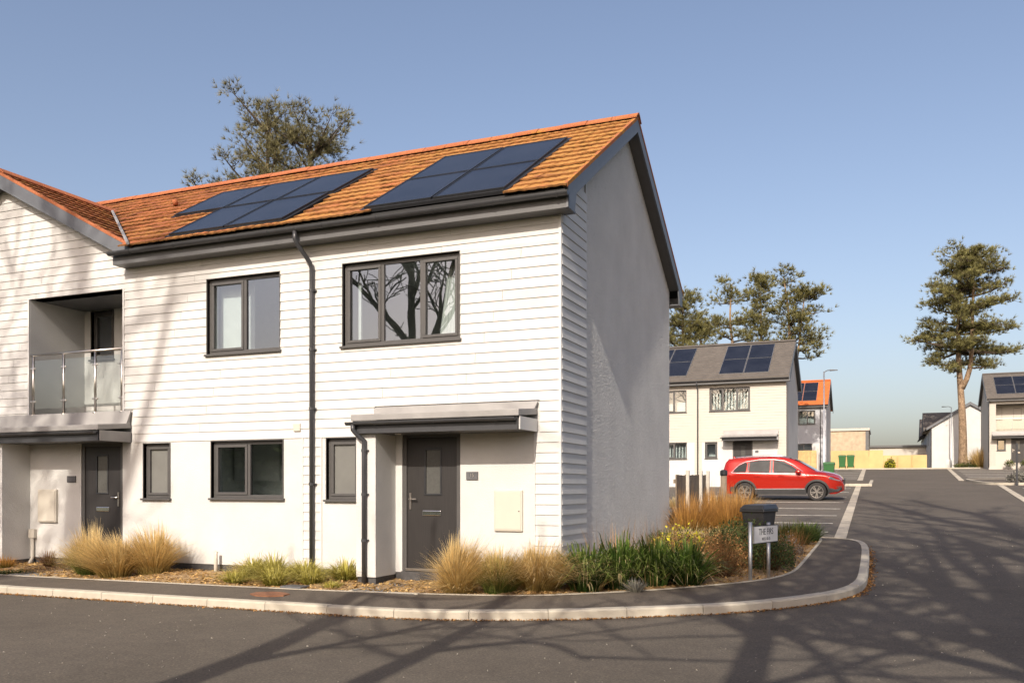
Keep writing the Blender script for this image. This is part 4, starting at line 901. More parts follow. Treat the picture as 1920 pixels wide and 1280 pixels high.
b.build('cross_gable', M['greytile'], rf)
for yy in (4.2, 8, 13, 17): b = MB(); b.box(-.05, -.028, yy, yy + 1.2, 2.6, 3.8); b.build('window', M['frame'], wh)
b = MB(); b.tube([(-.0, -.05, 4.1), (-.0, -.05, -.2)], .05, 8); b.build('downpipe', M['gutter'], wh)
# brick sheds and the yellow hoarding at the end of the road
sh = thing('brick_building', (0.6, 88, 2.9), 'flat roofed buff brick building behind the yellow hoarding', 'building')
BX(-6.5, 1.75, 0, 8, -.3, 4.35).build('wall', M['brick_far'], sh); BX(-6.6, 1.85, -.15, 8.1, 4.35, 4.6).build('roof_edge', M['cream_board'], sh)
BX(1.45, 1.76, -.03, .25, -.3, 4.3).build('downpipe_chase', M['soffit'], sh)
lb = thing('low_building', (5.0, 93, 2.9), 'long low buff building with a dark roof line behind the hoarding', 'building')
BX(-3.5, 9, 0, 6, -.3, 2.75).build('wall', M['cream_board'], lb); BX(-3.6, 9.1, -.2, 6.1, 2.75, 2.98).build('roof_edge', M['soffit'], lb)
hd = thing('yellow_hoarding', (0, 76, 2.9), 'yellow boarded hoarding closing the end of the car park', 'hoarding')
x = -7.0
while x < 3.5: BX(x, x + 1.17, 0, .03, .0, 1.83).build('hoarding_panel', M['ply'], hd); x += 1.2
while x < 7.4: BX(x, x + 1.17, 0.25, .28, .0, 1.36).build('hoarding_panel', M['ply'], hd); x += 1.2
for k in range(12): BX(-7.05 + 1.2 * k, -6.98 + 1.2 * k, .032, .12, 0, 1.3).build('post', M['newwood'], hd)
# timber side fence and gate pier of the orange house
fn = thing('board_fence', (-2.2, 60, G(60)), 'new yellow timber fence panel beside the orange roof house', 'fence')
for k in range(11): BX(.0 + .125 * k, .118 + .125 * k, 0, .02, .0, 1.75).build('slat', M['newwood'], fn)
for xx in (-.12, 1.4): BX(xx, xx + .1, -.02, .08, 0, 1.9).build('post', M['cream_board'], fn)
# lamp posts
def lamp(loc, h, arm, label):
    t = thing('street_lamp', loc, label, 'street lamp', 'street lamps')
    MB().tube([(0, 0, -.2), (0, 0, 1.2), (0, 0, 1.25), (0, 0, h)], [.075, .075, .05, .038], 12).build('column', M['galv'], t, smooth=True)
    b = MB(); b.tube([(0, 0, h - .04), (arm * .25, 0, h + .06), (arm * .5, 0, h + .06)], .025, 8); b.build('bracket', M['ironcover'], t)
    b = MB(); a0, a1 = sorted((arm * .42, arm * 1.0)); b.hexa([(a0, -.1, h + .02), (a1, -.07, h + .03), (a1, .07, h + .03), (a0, .1, h + .02), (a0, -.09, h + .10), (a1, -.05, h + .07), (a1, .05, h + .07), (a0, .09, h + .10)]); b.build('lantern', M['ironcover'], t, bevel=.01)
lamp((.716, 43.47, G(43.47)), 6.35, .75, 'tall steel street lamp beside the orange roof house')
lamp((9.6, 81, 2.915), 5.9, -.8, 'thin steel street lamp in front of the white gable wall')
# ================================================================ street things
def wheelie(loc, rz, mat, label, s=1.0, cat='bin', group=None):
    t = thing('wheelie_bin', loc, label, cat, group, rz); h = .93 * s; w0, w1, d0, d1 = .21 * s, .27 * s, .20 * s, .31 * s
    b = MB(); b.hexa([(-w0, -d0, .06), (w0, -d0, .06), (w0, d0, .06), (-w0, d0, .06), (-w1, -d1, h), (w1, -d1, h), (w1, d1, h), (-w1, d1, h)]); b.build('body', mat, t, bevel=.025)
    b = MB(); b.box(-w1 - .02, w1 + .02, -d1 - .025, d1 + .02, h - .045, h - .003); b.build('rim', mat, t, bevel=.012)
    b = MB(); b.hexa([(-w1 - .03, -d1 - .045, h), (w1 + .03, -d1 - .045, h), (w1 + .03, d1 + .05, h), (-w1 - .03, d1 + .05, h), (-w1 + .03, -d1 + .03, h + .085), (w1 - .03, -d1 + .03, h + .085), (w1 - .02, d1 + .04, h + .10), (-w1 + .02, d1 + .04, h + .10)]); b.build('lid', mat, t, bevel=.02)
    MB().tube([(-w1 + .03, d1 + .07, h + .02), (w1 - .03, d1 + .07, h + .02)], .016, 8).build('handle', mat, t)
    for sx in (-1, 1): MB().tube([(sx * w0, d0 + .03, .1), (sx * (w0 + .05), d0 + .03, .1)], .10 * s, 14).build('wheel', M['rubber'], t)
    return t
wheelie((1.93, 5.3, G(5.3) + .06), R(-20), M['blackplastic'], 'black wheelie bin standing behind the street name sign', .82)
wheelie((1.05, 42.5, G(42.5)), R(0), M['greenplastic'], 'green wheelie bin nearest the lamp post behind the car', 1.1, group='green bins')
wheelie((.72, 66.5, G(66.5) + .25), R(0), M['greenplastic'], 'left one of the two green bins before the hoarding', 1.05, group='green bins')
wheelie((1.36, 66.5, G(66.5) + .25), R(0), M['greenplastic'], 'right one of the two green bins before the hoarding', 1.05, group='green bins')
# street name sign
sg = thing('street_sign', (2.35, 1.12, G(1.12) + .10), 'white street name plate on two galvanised posts in the corner bed', 'street sign')
ang = math.atan2(.807, .244); dx, dy = math.cos(ang), math.sin(ang)
for d, top in ((0.0, .82), (.60, .80)):
    MB().tube([(dx * d, dy * d, -.2), (dx * d, dy * d, top)], .026, 14).build('post', M['galv'], sg, smooth=True)
sgp = thing('sign_plate_frame'); bpy.data.objects.remove(sgp)
pl_ = MB().box(0, .80, -.008, .008, 0, .235).build('name_plate', M['white'], sg, bevel=.002); pl_.location = (dx * .025 + dy * .034, dy * .025 - dx * .034, .525); pl_.rotation_euler = (0, 0, ang)
fr = MB(); fr.box(-.006, .806, -.0095, -.002, -.006, .004); fr.box(-.006, .806, -.0095, -.002, .231, .241); fr.box(-.006, .004, -.0095, -.002, .004, .231); fr.box(.796, .806, -.0095, -.002, .004, .231); fr.build('border', M['blackplastic'], pl_)
text('THE FIRS', .125, M['blackplastic'], pl_, (.40, -.0092, .148), (R(90), 0, 0), 'lettering', .001)
text('NOS 10-15', .06, M['blackplastic'], pl_, (.40, -.0092, .052), (R(90), 0, 0), 'lettering', .001)
# yellow plastic feet / blocks lying in the bed
yb = thing('yellow_block', (1.42, 4.9, G(4.9) + .16), 'bright yellow plastic block lying among the grasses by the black bin', 'block', rz=R(-15))
b = MB(); b.hexa([(0, 0, 0), (.34, .02, -.03), (.34, .22, -.03), (0, .22, 0), (.01, .0, .19), (.33, .02, .13), (.33, .2, .13), (.01, .2, .19)]); b.build('body', M['yellow'], yb, bevel=.02)
b = MB(); b.hexa([(-.02, -.05, .17), (.38, -.02, .10), (.38, .10, .10), (-.02, .08, .17), (-.02, -.05, .25), (.38, -.02, .18), (.38, .10, .18), (-.02, .08, .25)]); b.build('ridge', M['yellow'], yb, bevel=.015)
# garden fence behind the house
gf = thing('garden_fence', (.1, 6.7, G(6.7)), 'weathered low timber fence with pale concrete posts behind the end house', 'fence')
for k in range(24):
    y = .02 + .135 * k; z = G(6.7 + y) - G(6.7); BX(-.012, .012, y, y + .128, z + .05, z + 1.42 + U(-.01, .01) - .004 * k).build('slat', M['wood_fence'], gf)
for y in (.885, 2.35, 3.23): z = G(6.7 + y) - G(6.7); BX(.02, .09, y, y + .08, z - .1, z + 1.52 - .03 * y).build('post', M['postconc'], gf, bevel=.008)
for z in (.35, 1.25): BX(-.05, -.013, 0, 3.3, z, z + .08).build('rail', M['wood_fence'], gf)
bo = thing('bollard', (.42, 10.6, G(10.6)), 'dark round topped timber bollard at the end of the garden fence', 'bollard')
MB().tube([(0, 0, -.1), (0, 0, 1.28)], .075, 16).build('shaft', M['wood_fence'], bo, smooth=True); MB().tube([(0, 0, 1.28), (0, 0, 1.31), (0, 0, 1.40), (0, 0, 1.43)], [.07, .09, .09, .05], 16).build('cap', M['blackplastic'], bo)
sp = thing('sign_post', (9.75, 36.8, G(36.8)), 'slim dark post cut by the right edge of the picture', 'post'); MB().tube([(0, 0, 0), (0, 0, 2.0)], .045, 10).build('shaft', M['gutter'], sp); MB().tube([(0, 0, 0), (0, 0, .12)], .07, 10).build('base_collar', M['gutter'], sp)
gt = thing('garden_gate', (9.25, 81.6, 2.9), 'small white railing gate before the white gable wall', 'gate')
for k in range(6): BX(.1 * k, .1 * k + .03, 0, .03, 0, 1.1).build('bar', M['white'], gt)
for z in (.15, .95): BX(0, .53, -.01, -.002, z, z + .05).build('rail', M['white'], gt)
# ================================================================ the red car
CAR = thing('parked_car', (-1.79, 23.85, G(23.85)), 'red estate car with roof rails parked across the bays', 'car')
CAR.rotation_euler = (R(2.43), 0, 0); CS = .965
def lerp_tab(tab, x):
    if x <= tab[0][0]: return tab[0][1]
    for (a, p), (b, q) in zip(tab, tab[1:]):
        if x <= b: t = (x - a) / (b - a); t = t * t * (3 - 2 * t) if False else t; return p + (q - p) * t
    return tab[-1][1]
TOPZ = [(0, .62), (.03, .86), (.07, 1.04), (.12, 1.25), (.19, 1.46), (.28, 1.575), (.50, 1.63), (1.2, 1.665), (1.9, 1.68), (2.4, 1.655), (2.75, 1.585), (3.05, 1.44), (3.45, 1.20), (3.62, 1.105), (3.9, 1.07), (4.2, 1.01), (4.42, .92), (4.54, .80), (4.60, .62)]
BELT = [(0, .60), (.05, .83), (.2, .98), (.45, 1.06), (1.5, 1.045), (2.6, 1.01), (3.45, .985), (3.7, .98), (4.2, .93), (4.45, .84), (4.6, .6)]
WID = [(0, .60), (.06, .80), (.25, .885), (.8, .92), (2.4, .925), (3.6, .915), (4.1, .88), (4.35, .80), (4.52, .66), (4.60, .45)]
ROOFW = [(.1, .60), (.4, .62), (1.2, .64), (2.4, .62), (3.0, .62), (3.6, .70), (4.2, .70), (4.5, .52), (4.6, .40)]
WX = (.98, 3.64); WR = .40
def botz(x):
    z = .25 if .25 < x < 4.3 else (.25 + .18 * ((.25 - x) / .25) if x <= .25 else .25 + .13 * (x - 4.3) / .3)
    for c in WX:
        d = abs(x - c)
        if d < WR: z = max(z, .345 + math.sqrt(WR * WR - d * d) - .0)
    return z
def half(x, z):                                                 # half width of the body at height z
    zb, zt = lerp_tab(BELT, x), lerp_tab(TOPZ, x); w, wr = lerp_tab(WID, x), lerp_tab(ROOFW, x)
    if z <= zb:
        k = (z - .25) / max(.05, zb - .25); return w * (.955 + .045 * math.sin(min(1, max(0, k)) * math.pi * .62))
    k = (z - zb) / max(.02, zt - zb); return w * .985 + (wr - w * .985) * min(1, k)
xs = sorted({*[4.6 * i / 46 for i in range(47)], *[c + WR * math.cos(math.pi * k / 16) for c in WX for k in range(17)], .03, .08, 4.57})
def section(x):
    zb0, zb, zt = botz(x), lerp_tab(BELT, x), lerp_tab(TOPZ, x); zb0 = min(zb0, zb - .03); zb = min(zb, zt - .02); P = []
    for k in range(7): z = zb0 + (zb - zb0) * k / 6; P.append((half(x, z), z))
    for k in range(1, 5): z = zb + (zt - .035 - zb) * k / 4; P.append((half(x, z) if zt - zb > .1 else half(x, zb) * (1 - .06 * k), z))
    wr = P[-1][0]; P += [(wr * .93, zt - .008), (wr * .6, zt + .012), (0, zt + .02)]; return P
cb = MB(); secs = [section(x) for x in xs]; n = len(secs[0]); ring = 2 * n - 1
for x, s in zip(xs, secs):
    for (y, z) in s: cb.v.append((x * CS, -y * CS, z * CS))
    for (y, z) in s[-2::-1]: cb.v.append((x * CS, y * CS, z * CS))
for i in range(len(xs) - 1):
    for k in range(ring - 1): a = i * ring + k; cb.face([a, a + ring, a + ring + 1, a + 1])
cb.face(list(range(ring))); cb.face([(len(xs) - 1) * ring + k for k in range(ring)][::-1])
body = cb.build('body', M['paint'], CAR, smooth=True)
def carpatch(poly, off, mat, name, parent, both=True, thick=0):
    for s in ((-1, 1) if both else (-1,)):
        mb = MB(); q = [(x * CS, s * (half(x, z) + off) * CS, z * CS) for x, z in poly]; q2 = [(x * CS, s * (half(x, z) + off - .02) * CS, z * CS) for x, z in poly]; k = len(q); mb.v = q + q2
        mb.face(list(range(k))); [mb.face([i, (i + 1) % k, k + (i + 1) % k, k + i]) for i in range(k)]; mb.build(name, mat, parent)
carpatch([(.52, 1.10), (.66, 1.09), (1.02, 1.085), (1.06, 1.44), (.98, 1.475), (.75, 1.36), (.60, 1.22)], .016, M['dark'], 'quarter_window', body)
carpatch([(1.13, 1.085), (1.92, 1.065), (1.92, 1.555), (1.55, 1.555), (1.16, 1.50)], .016, M['carglass'], 'rear_window', body)
carpatch([(2.05, 1.06), (3.08, 1.045), (2.98, 1.14), (2.72, 1.34), (2.42, 1.505), (2.05, 1.55)], .016, M['carglass'], 'front_window', body)
carpatch([(1.14, 1.09), (1.91, 1.07), (1.91, 1.55), (1.55, 1.55), (1.17, 1.495)], -.03, M['dark'], 'cabin_dark', body); carpatch([(2.06, 1.065), (3.05, 1.05), (2.95, 1.14), (2.70, 1.33), (2.41, 1.50), (2.06, 1.545)], -.03, M['dark'], 'cabin_view', body)
tr_ = [(.46, 1.085), (.66, 1.07), (1.9, 1.045), (3.2, 1.02)]
for a, c in zip(tr_, tr_[1:]): carpatch([(a[0], a[1] - .010), (c[0], c[1] - .010), (c[0], c[1] + .004), (a[0], a[1] + .004)], .019, M['chrome'], 'window_trim', body)
tr_ = [(.46, 1.085), (.60, 1.24), (.76, 1.39), (1.0, 1.50), (1.5, 1.575), (2.05, 1.575), (2.45, 1.525), (2.78, 1.36), (3.15, 1.09)]
for a, c in zip(tr_, tr_[1:]): carpatch([(a[0], a[1] - .004), (c[0], c[1] - .004), (c[0], c[1] + .009), (a[0], a[1] + .009)], .012, M['chrome'], 'window_trim', body)
carpatch([(1.07, 1.085), (1.12, 1.085), (1.15, 1.50), (1.09, 1.47)], .018, M['blackplastic'], 'pillar', body); carpatch([(1.94, 1.065), (2.03, 1.06), (2.03, 1.55), (1.94, 1.555)], .018, M['blackplastic'], 'pillar', body)
carpatch([(1.36, .235), (3.26, .235), (3.26, .43), (1.36, .43)], .016, M['cladblack'], 'sill', body); carpatch([(1.36, .425), (3.2, .425), (3.22, .47), (1.36, .46)], .018, M['galv'], 'sill_trim', body)
carpatch([(.05, .42), (.56, .33), (.58, .52), (.05, .58)], .03, M['cladblack'], 'rear_valance', body); carpatch([(4.06, .30), (4.40, .34), (4.54, .42), (4.52, .50), (4.04, .46)], .035, M['cladblack'], 'front_valance', body)
for c in WX:
    for s in (-1, 1):
        mb = MB(); K = 18; ro, ri = WR + .065, WR - .01; pts = []
        for k in range(K + 1):
            a = math.pi * (-.06 + 1.12 * k / K); pts.append(((c + ro * math.cos(a)), .345 + ro * math.sin(a), (c + ri * math.cos(a)), .345 + ri * math.sin(a)))
        for (xo, zo, xi, zi) in pts: mb.v += [(xo * CS, s * (half(xo, max(.3, zo)) + .012) * CS, zo * CS), (xi * CS, s * (half(xi, max(.3, zo)) + .016) * CS, zi * CS), (xi * CS, s * (half(xi, .5) - .2) * CS, zi * CS)]
        for k in range(K): a = 3 * k; mb.face([a, a + 3, a + 4, a + 1]); mb.face([a + 1, a + 4, a + 5, a + 2])
        mb.build('wheel_arch', M['cladblack'], body)
        w = MB(); prof = [(.0, .20), (.345, .20), (.345, .02), (.325, -.005), (.24, .0), (.235, .03), (0, .03)]
        K = 28; y0 = s * .925
        for r, d in prof:
            for k in range(K): a = 2 * math.pi * k / K; w.v.append(((c + r * math.cos(a)) * CS, (y0 - s * d) * CS, (.345 + r * math.sin(a)) * CS))
        for i in range(len(prof) - 1):
            for k in range(K): a = i * K + k; b_ = i * K + (k + 1) % K; w.face([a, b_, b_ + K, a + K])
        wl = w.build('wheel', M['rubber'], CAR, smooth=False)
        al = MB(); al.tube([(c * CS, (y0 - s * .03) * CS, .345 * CS), (c * CS, (y0 + s * .004) * CS, .345 * CS)], .05 * CS, 14)
        for k in range(10):
            a = 2 * math.pi * k / 10 + (.14 if k % 2 else -.14); ca, sa = math.cos(a), math.sin(a); h = .016
            for r0, r1 in ((.04, .225),):
                al.hexa([((c + r0 * ca - h * sa) * CS, (y0 - s * .025) * CS, (.345 + r0 * sa + h * ca) * CS), ((c + r1 * ca - h * sa) * CS, (y0 - s * .025) * CS, (.345 + r1 * sa + h * ca) * CS), ((c + r1 * ca + h * sa) * CS, (y0 - s * .025) * CS, (.345 + r1 * sa - h * ca) * CS), ((c + r0 * ca + h * sa) * CS, (y0 - s * .025) * CS, (.345 + r0 * sa - h * ca) * CS),
                         ((c + r0 * ca - h * sa) * CS, (y0 - s * .002) * CS, (.345 + r0 * sa + h * ca) * CS), ((c + r1 * ca - h * sa) * CS, (y0 + s * .002) * CS, (.345 + r1 * sa + h * ca) * CS), ((c + r1 * ca + h * sa) * CS, (y0 + s * .002) * CS, (.345 + r1 * sa - h * ca) * CS), ((c + r0 * ca + h * sa) * CS, (y0 - s * .002) * CS, (.345 + r0 * sa - h * ca) * CS)])
        K = 28
        for r0, r1, d0, d1 in ((.215, .240, .0, -.004),):
            b0 = len(al.v)
            for r, d in ((r0, .028), (r0, .0), (r1, -.002), (r1, .02)):
                for k in range(K): a = 2 * math.pi * k / K; al.v.append(((c + r * math.cos(a)) * CS, (y0 - s * d) * CS, (.345 + r * math.sin(a)) * CS))
            for i in range(3):
                for k in range(K): a = b0 + i * K + k; b_ = b0 + i * K + (k + 1) % K; al.face([a, b_, b_ + K, a + K])
        al.build('alloy_rim', M['alloy'], wl)
BX(.35 * CS, 4.2 * CS, -.62 * CS, .62 * CS, .28 * CS, .75 * CS).build('underbody', M['dark'], CAR)
for s in (-1, 1):
    b = MB(); b.tube([(.55 * CS, s * .60 * CS, 1.60 * CS), (.62 * CS, s * .60 * CS, 1.665 * CS), (1.4 * CS, s * .60 * CS, 1.72 * CS), (2.2 * CS, s * .58 * CS, 1.705 * CS), (2.42 * CS, s * .58 * CS, 1.65 * CS)], .022 * CS, 8); b.build('roof_rail', M['chrome'], body, smooth=True)
    b = MB(); mx, mz = 2.98, 1.10
    for (r, y) in ((.04, .94), (.085, .97), (.095, 1.04), (.075, 1.10), (.03, 1.12)):
        for k in range(12): a = 2 * math.pi * k / 12; b.v.append(((mx + 1.25 * r * math.cos(a)) * CS, s * y * CS, (mz + .85 * r * math.sin(a)) * CS))
    for i in range(4):
        for k in range(12): b.face([i * 12 + k, i * 12 + (k + 1) % 12, (i + 1) * 12 + (k + 1) % 12, (i + 1) * 12 + k])
    b.face(list(range(12))); b.face(list(range(48, 60))); b.box(2.93 * CS, 3.03 * CS, min(s * .86, s * .96) * CS, max(s * .86, s * .96) * CS, 1.05 * CS, 1.08 * CS); b.build('wing_mirror', M['paint'], body, smooth=True)
carpatch([(4.06, .83), (4.42, .745), (4.53, .74), (4.49, .80), (4.30, .875), (4.10, .91)], .028, M['lampglass'], 'headlight', body); carpatch([(.07, .90), (.42, .93), (.40, 1.0), (.22, 1.08), (.11, 1.05)], .022, M['redlens'], 'tail_light', body)
carpatch([(4.34, .50), (4.52, .52), (4.52, .545), (4.34, .53)], .016, M['chrome'], 'bumper_trim', body)
for x in (1.32, 2.24): carpatch([(x, .925), (x + .22, .92), (x + .22, .955), (x, .96)], .022, M['paint'], 'door_handle', body)
for x0, x1 in ((1.99, 1.99), (1.10, 1.28)): carpatch([(x0 - .005, 1.03), (x0 + .005, 1.03), (x1 + .005, .47), (x1 - .005, .47)], .003, M['dark'], 'door_gap', body)
carpatch([(3.13, 1.0), (3.14, 1.0), (3.16, .48), (3.15, .48)], .003, M['dark'], 'door_gap', body)
b = MB(); zt = lambda x: lerp_tab(TOPZ, x)
for x in (2.62, 2.85, 3.05, 3.25, 3.45, 3.56):
    w_ = lerp_tab(ROOFW, x) * .90
    for y in (-w_, -w_ * .5, 0, w_ * .5, w_): b.v.append((x * CS, y * CS, (zt(x) + .024 - .012 * abs(y)) * CS))
for i in range(5):
    for k in range(4): a = i * 5 + k; b.face([a, a + 5, a + 6, a + 1])
b.build('windscreen', M['carglass'], body, smooth=True)
b = MB(); b.tube([(.48 * CS, 0, 1.60 * CS), (.44 * CS, 0, 1.68 * CS), (.40 * CS, 0, 1.69 * CS)], [.05, .03, .01], 8); b.build('aerial_fin', M['paint'], body)
BX(4.56 * CS, 4.605 * CS, -.45 * CS, .45 * CS, .58 * CS, .80 * CS).build('grille', M['blackplastic'], body, bevel=.01)
b = MB(); b.box(.30 * CS, .52 * CS, -.5 * CS, .5 * CS, 1.58 * CS, 1.615 * CS); b.build('spoiler', M['paint'], body, bevel=.012)
# ================================================================ plants
def blade(mb, base, dirv, h, out, w, droop, segs=4, u=None, side=None, twist=0.0):
    u = rnd.random() if u is None else u
    sd = Vector((-dirv.y, dirv.x, 0)) if side is None else side
    if sd.length < 1e-3: sd = Vector((1, 0, 0))
    sd = sd.normalized(); a = U(-1.2, 1.2); sd = (sd * math.cos(a) + Vector((dirv.x, dirv.y, 0)) * math.sin(a)).normalized()
    n0 = len(mb.v)
    for i in range(segs + 1):
        t = i / segs; p = base + dirv * (out * t ** 1.45) + Vector((0, 0, h * (t - droop * t ** 2.6)))
        ww = w * (1 - t ** 2.2) * .5 + .0004; mb.v += [tuple(p - sd * ww), tuple(p + sd * ww)]
    for i in range(segs):
        a = n0 + 2 * i; v0, v1 = i / segs, (i + 1) / segs; mb.face([a, a + 1, a + 3, a + 2], [(u, v0), (u, v0), (u, v1), (u, v1)])
def clump(mb, x, y, n, h, out, w, droop, br, lean=(0, 0), segs=4, hv=.35, z=None):
    z = bedz(x, y) if z is None else z
    for _ in range(n):
        a = U(0, 6.283); r = br * math.sqrt(rnd.random()); k = .12 + 1.2 * rnd.random() ** 1.3; d = Vector((math.cos(a), math.sin(a), 0)) * k + Vector((*lean, 0)) * U(.4, 1.1)
        blade(mb, Vector((x + r * math.cos(a), y + r * math.sin(a), z - .02)), d, h * U(1 - hv, 1 + hv * .35) * (1.08 - .36 * k), out * U(.6, 1.1), w * U(.6, 1.3), droop * U(.6, 1.3), segs)
def plant(name, parts, label, cat='plant', group=None, loc=None):
    """parts: (part name, material, function that fills a mesh in world space)"""
    t = thing(name, loc, label, cat, group)
    for pn, mat, fn in parts:
        mb = MB(); fn(mb); mb.v = [(a - loc[0], b - loc[1], c - loc[2]) for a, b, c in mb.v]; mb.build(pn, mat, t, recalc=False)['kind'] = 'stuff'
    return t
def grass(name, x, y, label, mat, n, h, out, w, droop, br, lean=(0, 0), group=None, extra=(), z=None):
    parts = [('blades', mat, lambda mb: clump(mb, x, y, n, h, out, w, droop, br, lean, z=z))]
    for pn, m2, a in extra: parts.append((pn, m2, lambda mb, a=a: clump(mb, x, y, *a, z=z)))
    return plant(name, parts, label, 'grass', group, (x, y, bedz(x, y) if z is None else z))
SG = 'straw coloured feather grasses along the front'
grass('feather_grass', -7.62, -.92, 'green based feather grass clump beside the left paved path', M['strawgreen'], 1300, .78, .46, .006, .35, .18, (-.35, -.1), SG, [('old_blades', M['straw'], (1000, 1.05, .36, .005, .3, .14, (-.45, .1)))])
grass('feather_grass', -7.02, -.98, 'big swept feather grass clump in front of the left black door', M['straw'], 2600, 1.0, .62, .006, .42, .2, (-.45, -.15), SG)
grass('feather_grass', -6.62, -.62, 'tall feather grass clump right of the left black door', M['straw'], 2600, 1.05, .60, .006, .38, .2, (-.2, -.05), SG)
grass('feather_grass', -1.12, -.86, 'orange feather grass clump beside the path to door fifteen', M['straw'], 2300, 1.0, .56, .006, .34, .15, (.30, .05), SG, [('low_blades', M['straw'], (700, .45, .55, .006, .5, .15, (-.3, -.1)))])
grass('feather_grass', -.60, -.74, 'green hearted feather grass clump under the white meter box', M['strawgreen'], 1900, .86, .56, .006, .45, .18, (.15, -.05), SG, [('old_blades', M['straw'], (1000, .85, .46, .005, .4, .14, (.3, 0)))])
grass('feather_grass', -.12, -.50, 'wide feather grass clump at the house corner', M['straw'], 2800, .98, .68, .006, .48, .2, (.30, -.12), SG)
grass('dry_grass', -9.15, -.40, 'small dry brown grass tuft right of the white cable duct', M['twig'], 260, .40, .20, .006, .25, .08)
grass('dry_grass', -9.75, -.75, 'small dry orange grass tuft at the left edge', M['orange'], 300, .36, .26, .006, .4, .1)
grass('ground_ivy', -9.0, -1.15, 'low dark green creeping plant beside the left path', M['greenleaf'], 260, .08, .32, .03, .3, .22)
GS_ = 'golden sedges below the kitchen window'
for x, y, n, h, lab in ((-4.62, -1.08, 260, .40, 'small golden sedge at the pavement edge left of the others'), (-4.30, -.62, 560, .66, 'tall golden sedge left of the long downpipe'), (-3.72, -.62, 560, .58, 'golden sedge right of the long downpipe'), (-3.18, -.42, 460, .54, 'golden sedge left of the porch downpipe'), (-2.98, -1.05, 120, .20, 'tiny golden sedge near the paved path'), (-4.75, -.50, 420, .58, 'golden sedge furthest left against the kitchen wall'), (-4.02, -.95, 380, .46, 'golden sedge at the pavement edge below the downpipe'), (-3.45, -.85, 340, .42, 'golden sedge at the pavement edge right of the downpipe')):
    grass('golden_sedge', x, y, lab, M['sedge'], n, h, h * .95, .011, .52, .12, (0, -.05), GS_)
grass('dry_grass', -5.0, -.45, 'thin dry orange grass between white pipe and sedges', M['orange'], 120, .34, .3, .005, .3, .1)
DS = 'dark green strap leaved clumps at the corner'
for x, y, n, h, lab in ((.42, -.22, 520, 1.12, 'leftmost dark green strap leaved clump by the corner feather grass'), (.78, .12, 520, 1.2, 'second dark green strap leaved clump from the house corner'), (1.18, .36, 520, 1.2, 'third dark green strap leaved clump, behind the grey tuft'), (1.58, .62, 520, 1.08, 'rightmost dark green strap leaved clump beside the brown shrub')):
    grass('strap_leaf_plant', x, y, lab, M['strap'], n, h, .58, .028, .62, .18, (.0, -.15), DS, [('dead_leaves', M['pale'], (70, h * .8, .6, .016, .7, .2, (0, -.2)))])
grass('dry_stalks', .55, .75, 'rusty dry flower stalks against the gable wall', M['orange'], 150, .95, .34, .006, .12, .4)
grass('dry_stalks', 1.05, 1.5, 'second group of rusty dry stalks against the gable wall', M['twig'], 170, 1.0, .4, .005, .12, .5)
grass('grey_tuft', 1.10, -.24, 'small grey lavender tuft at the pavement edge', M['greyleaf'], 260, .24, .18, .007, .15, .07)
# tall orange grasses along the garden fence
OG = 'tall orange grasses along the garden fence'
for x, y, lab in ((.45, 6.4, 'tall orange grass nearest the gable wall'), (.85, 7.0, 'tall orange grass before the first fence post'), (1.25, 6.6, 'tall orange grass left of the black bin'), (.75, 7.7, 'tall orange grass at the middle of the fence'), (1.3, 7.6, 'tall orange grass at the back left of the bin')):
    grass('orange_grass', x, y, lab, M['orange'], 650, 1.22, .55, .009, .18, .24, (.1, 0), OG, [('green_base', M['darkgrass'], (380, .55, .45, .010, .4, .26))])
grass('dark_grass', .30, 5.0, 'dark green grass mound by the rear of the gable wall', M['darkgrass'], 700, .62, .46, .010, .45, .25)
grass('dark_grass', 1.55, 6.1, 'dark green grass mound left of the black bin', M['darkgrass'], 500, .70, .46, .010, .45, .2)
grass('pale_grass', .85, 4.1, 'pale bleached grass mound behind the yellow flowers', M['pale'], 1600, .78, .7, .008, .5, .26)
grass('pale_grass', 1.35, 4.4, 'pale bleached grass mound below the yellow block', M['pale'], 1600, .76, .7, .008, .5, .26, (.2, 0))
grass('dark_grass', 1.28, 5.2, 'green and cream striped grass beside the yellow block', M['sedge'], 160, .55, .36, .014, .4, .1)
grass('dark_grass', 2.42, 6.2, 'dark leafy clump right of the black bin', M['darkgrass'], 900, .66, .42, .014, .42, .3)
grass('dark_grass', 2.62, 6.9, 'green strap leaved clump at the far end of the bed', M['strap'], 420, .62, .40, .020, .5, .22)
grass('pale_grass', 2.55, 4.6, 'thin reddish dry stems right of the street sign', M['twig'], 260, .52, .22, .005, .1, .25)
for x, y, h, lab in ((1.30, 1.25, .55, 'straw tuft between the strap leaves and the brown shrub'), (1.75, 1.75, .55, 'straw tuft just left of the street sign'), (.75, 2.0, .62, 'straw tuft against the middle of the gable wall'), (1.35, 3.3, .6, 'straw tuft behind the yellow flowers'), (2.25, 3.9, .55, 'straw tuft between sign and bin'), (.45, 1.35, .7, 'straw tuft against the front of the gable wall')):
    grass('straw_tuft', x, y, lab, M['pale'] if h > .56 else M['straw'], 620, h, .5, .006, .45, .16, (.1, -.05), 'loose straw tufts in the corner bed')
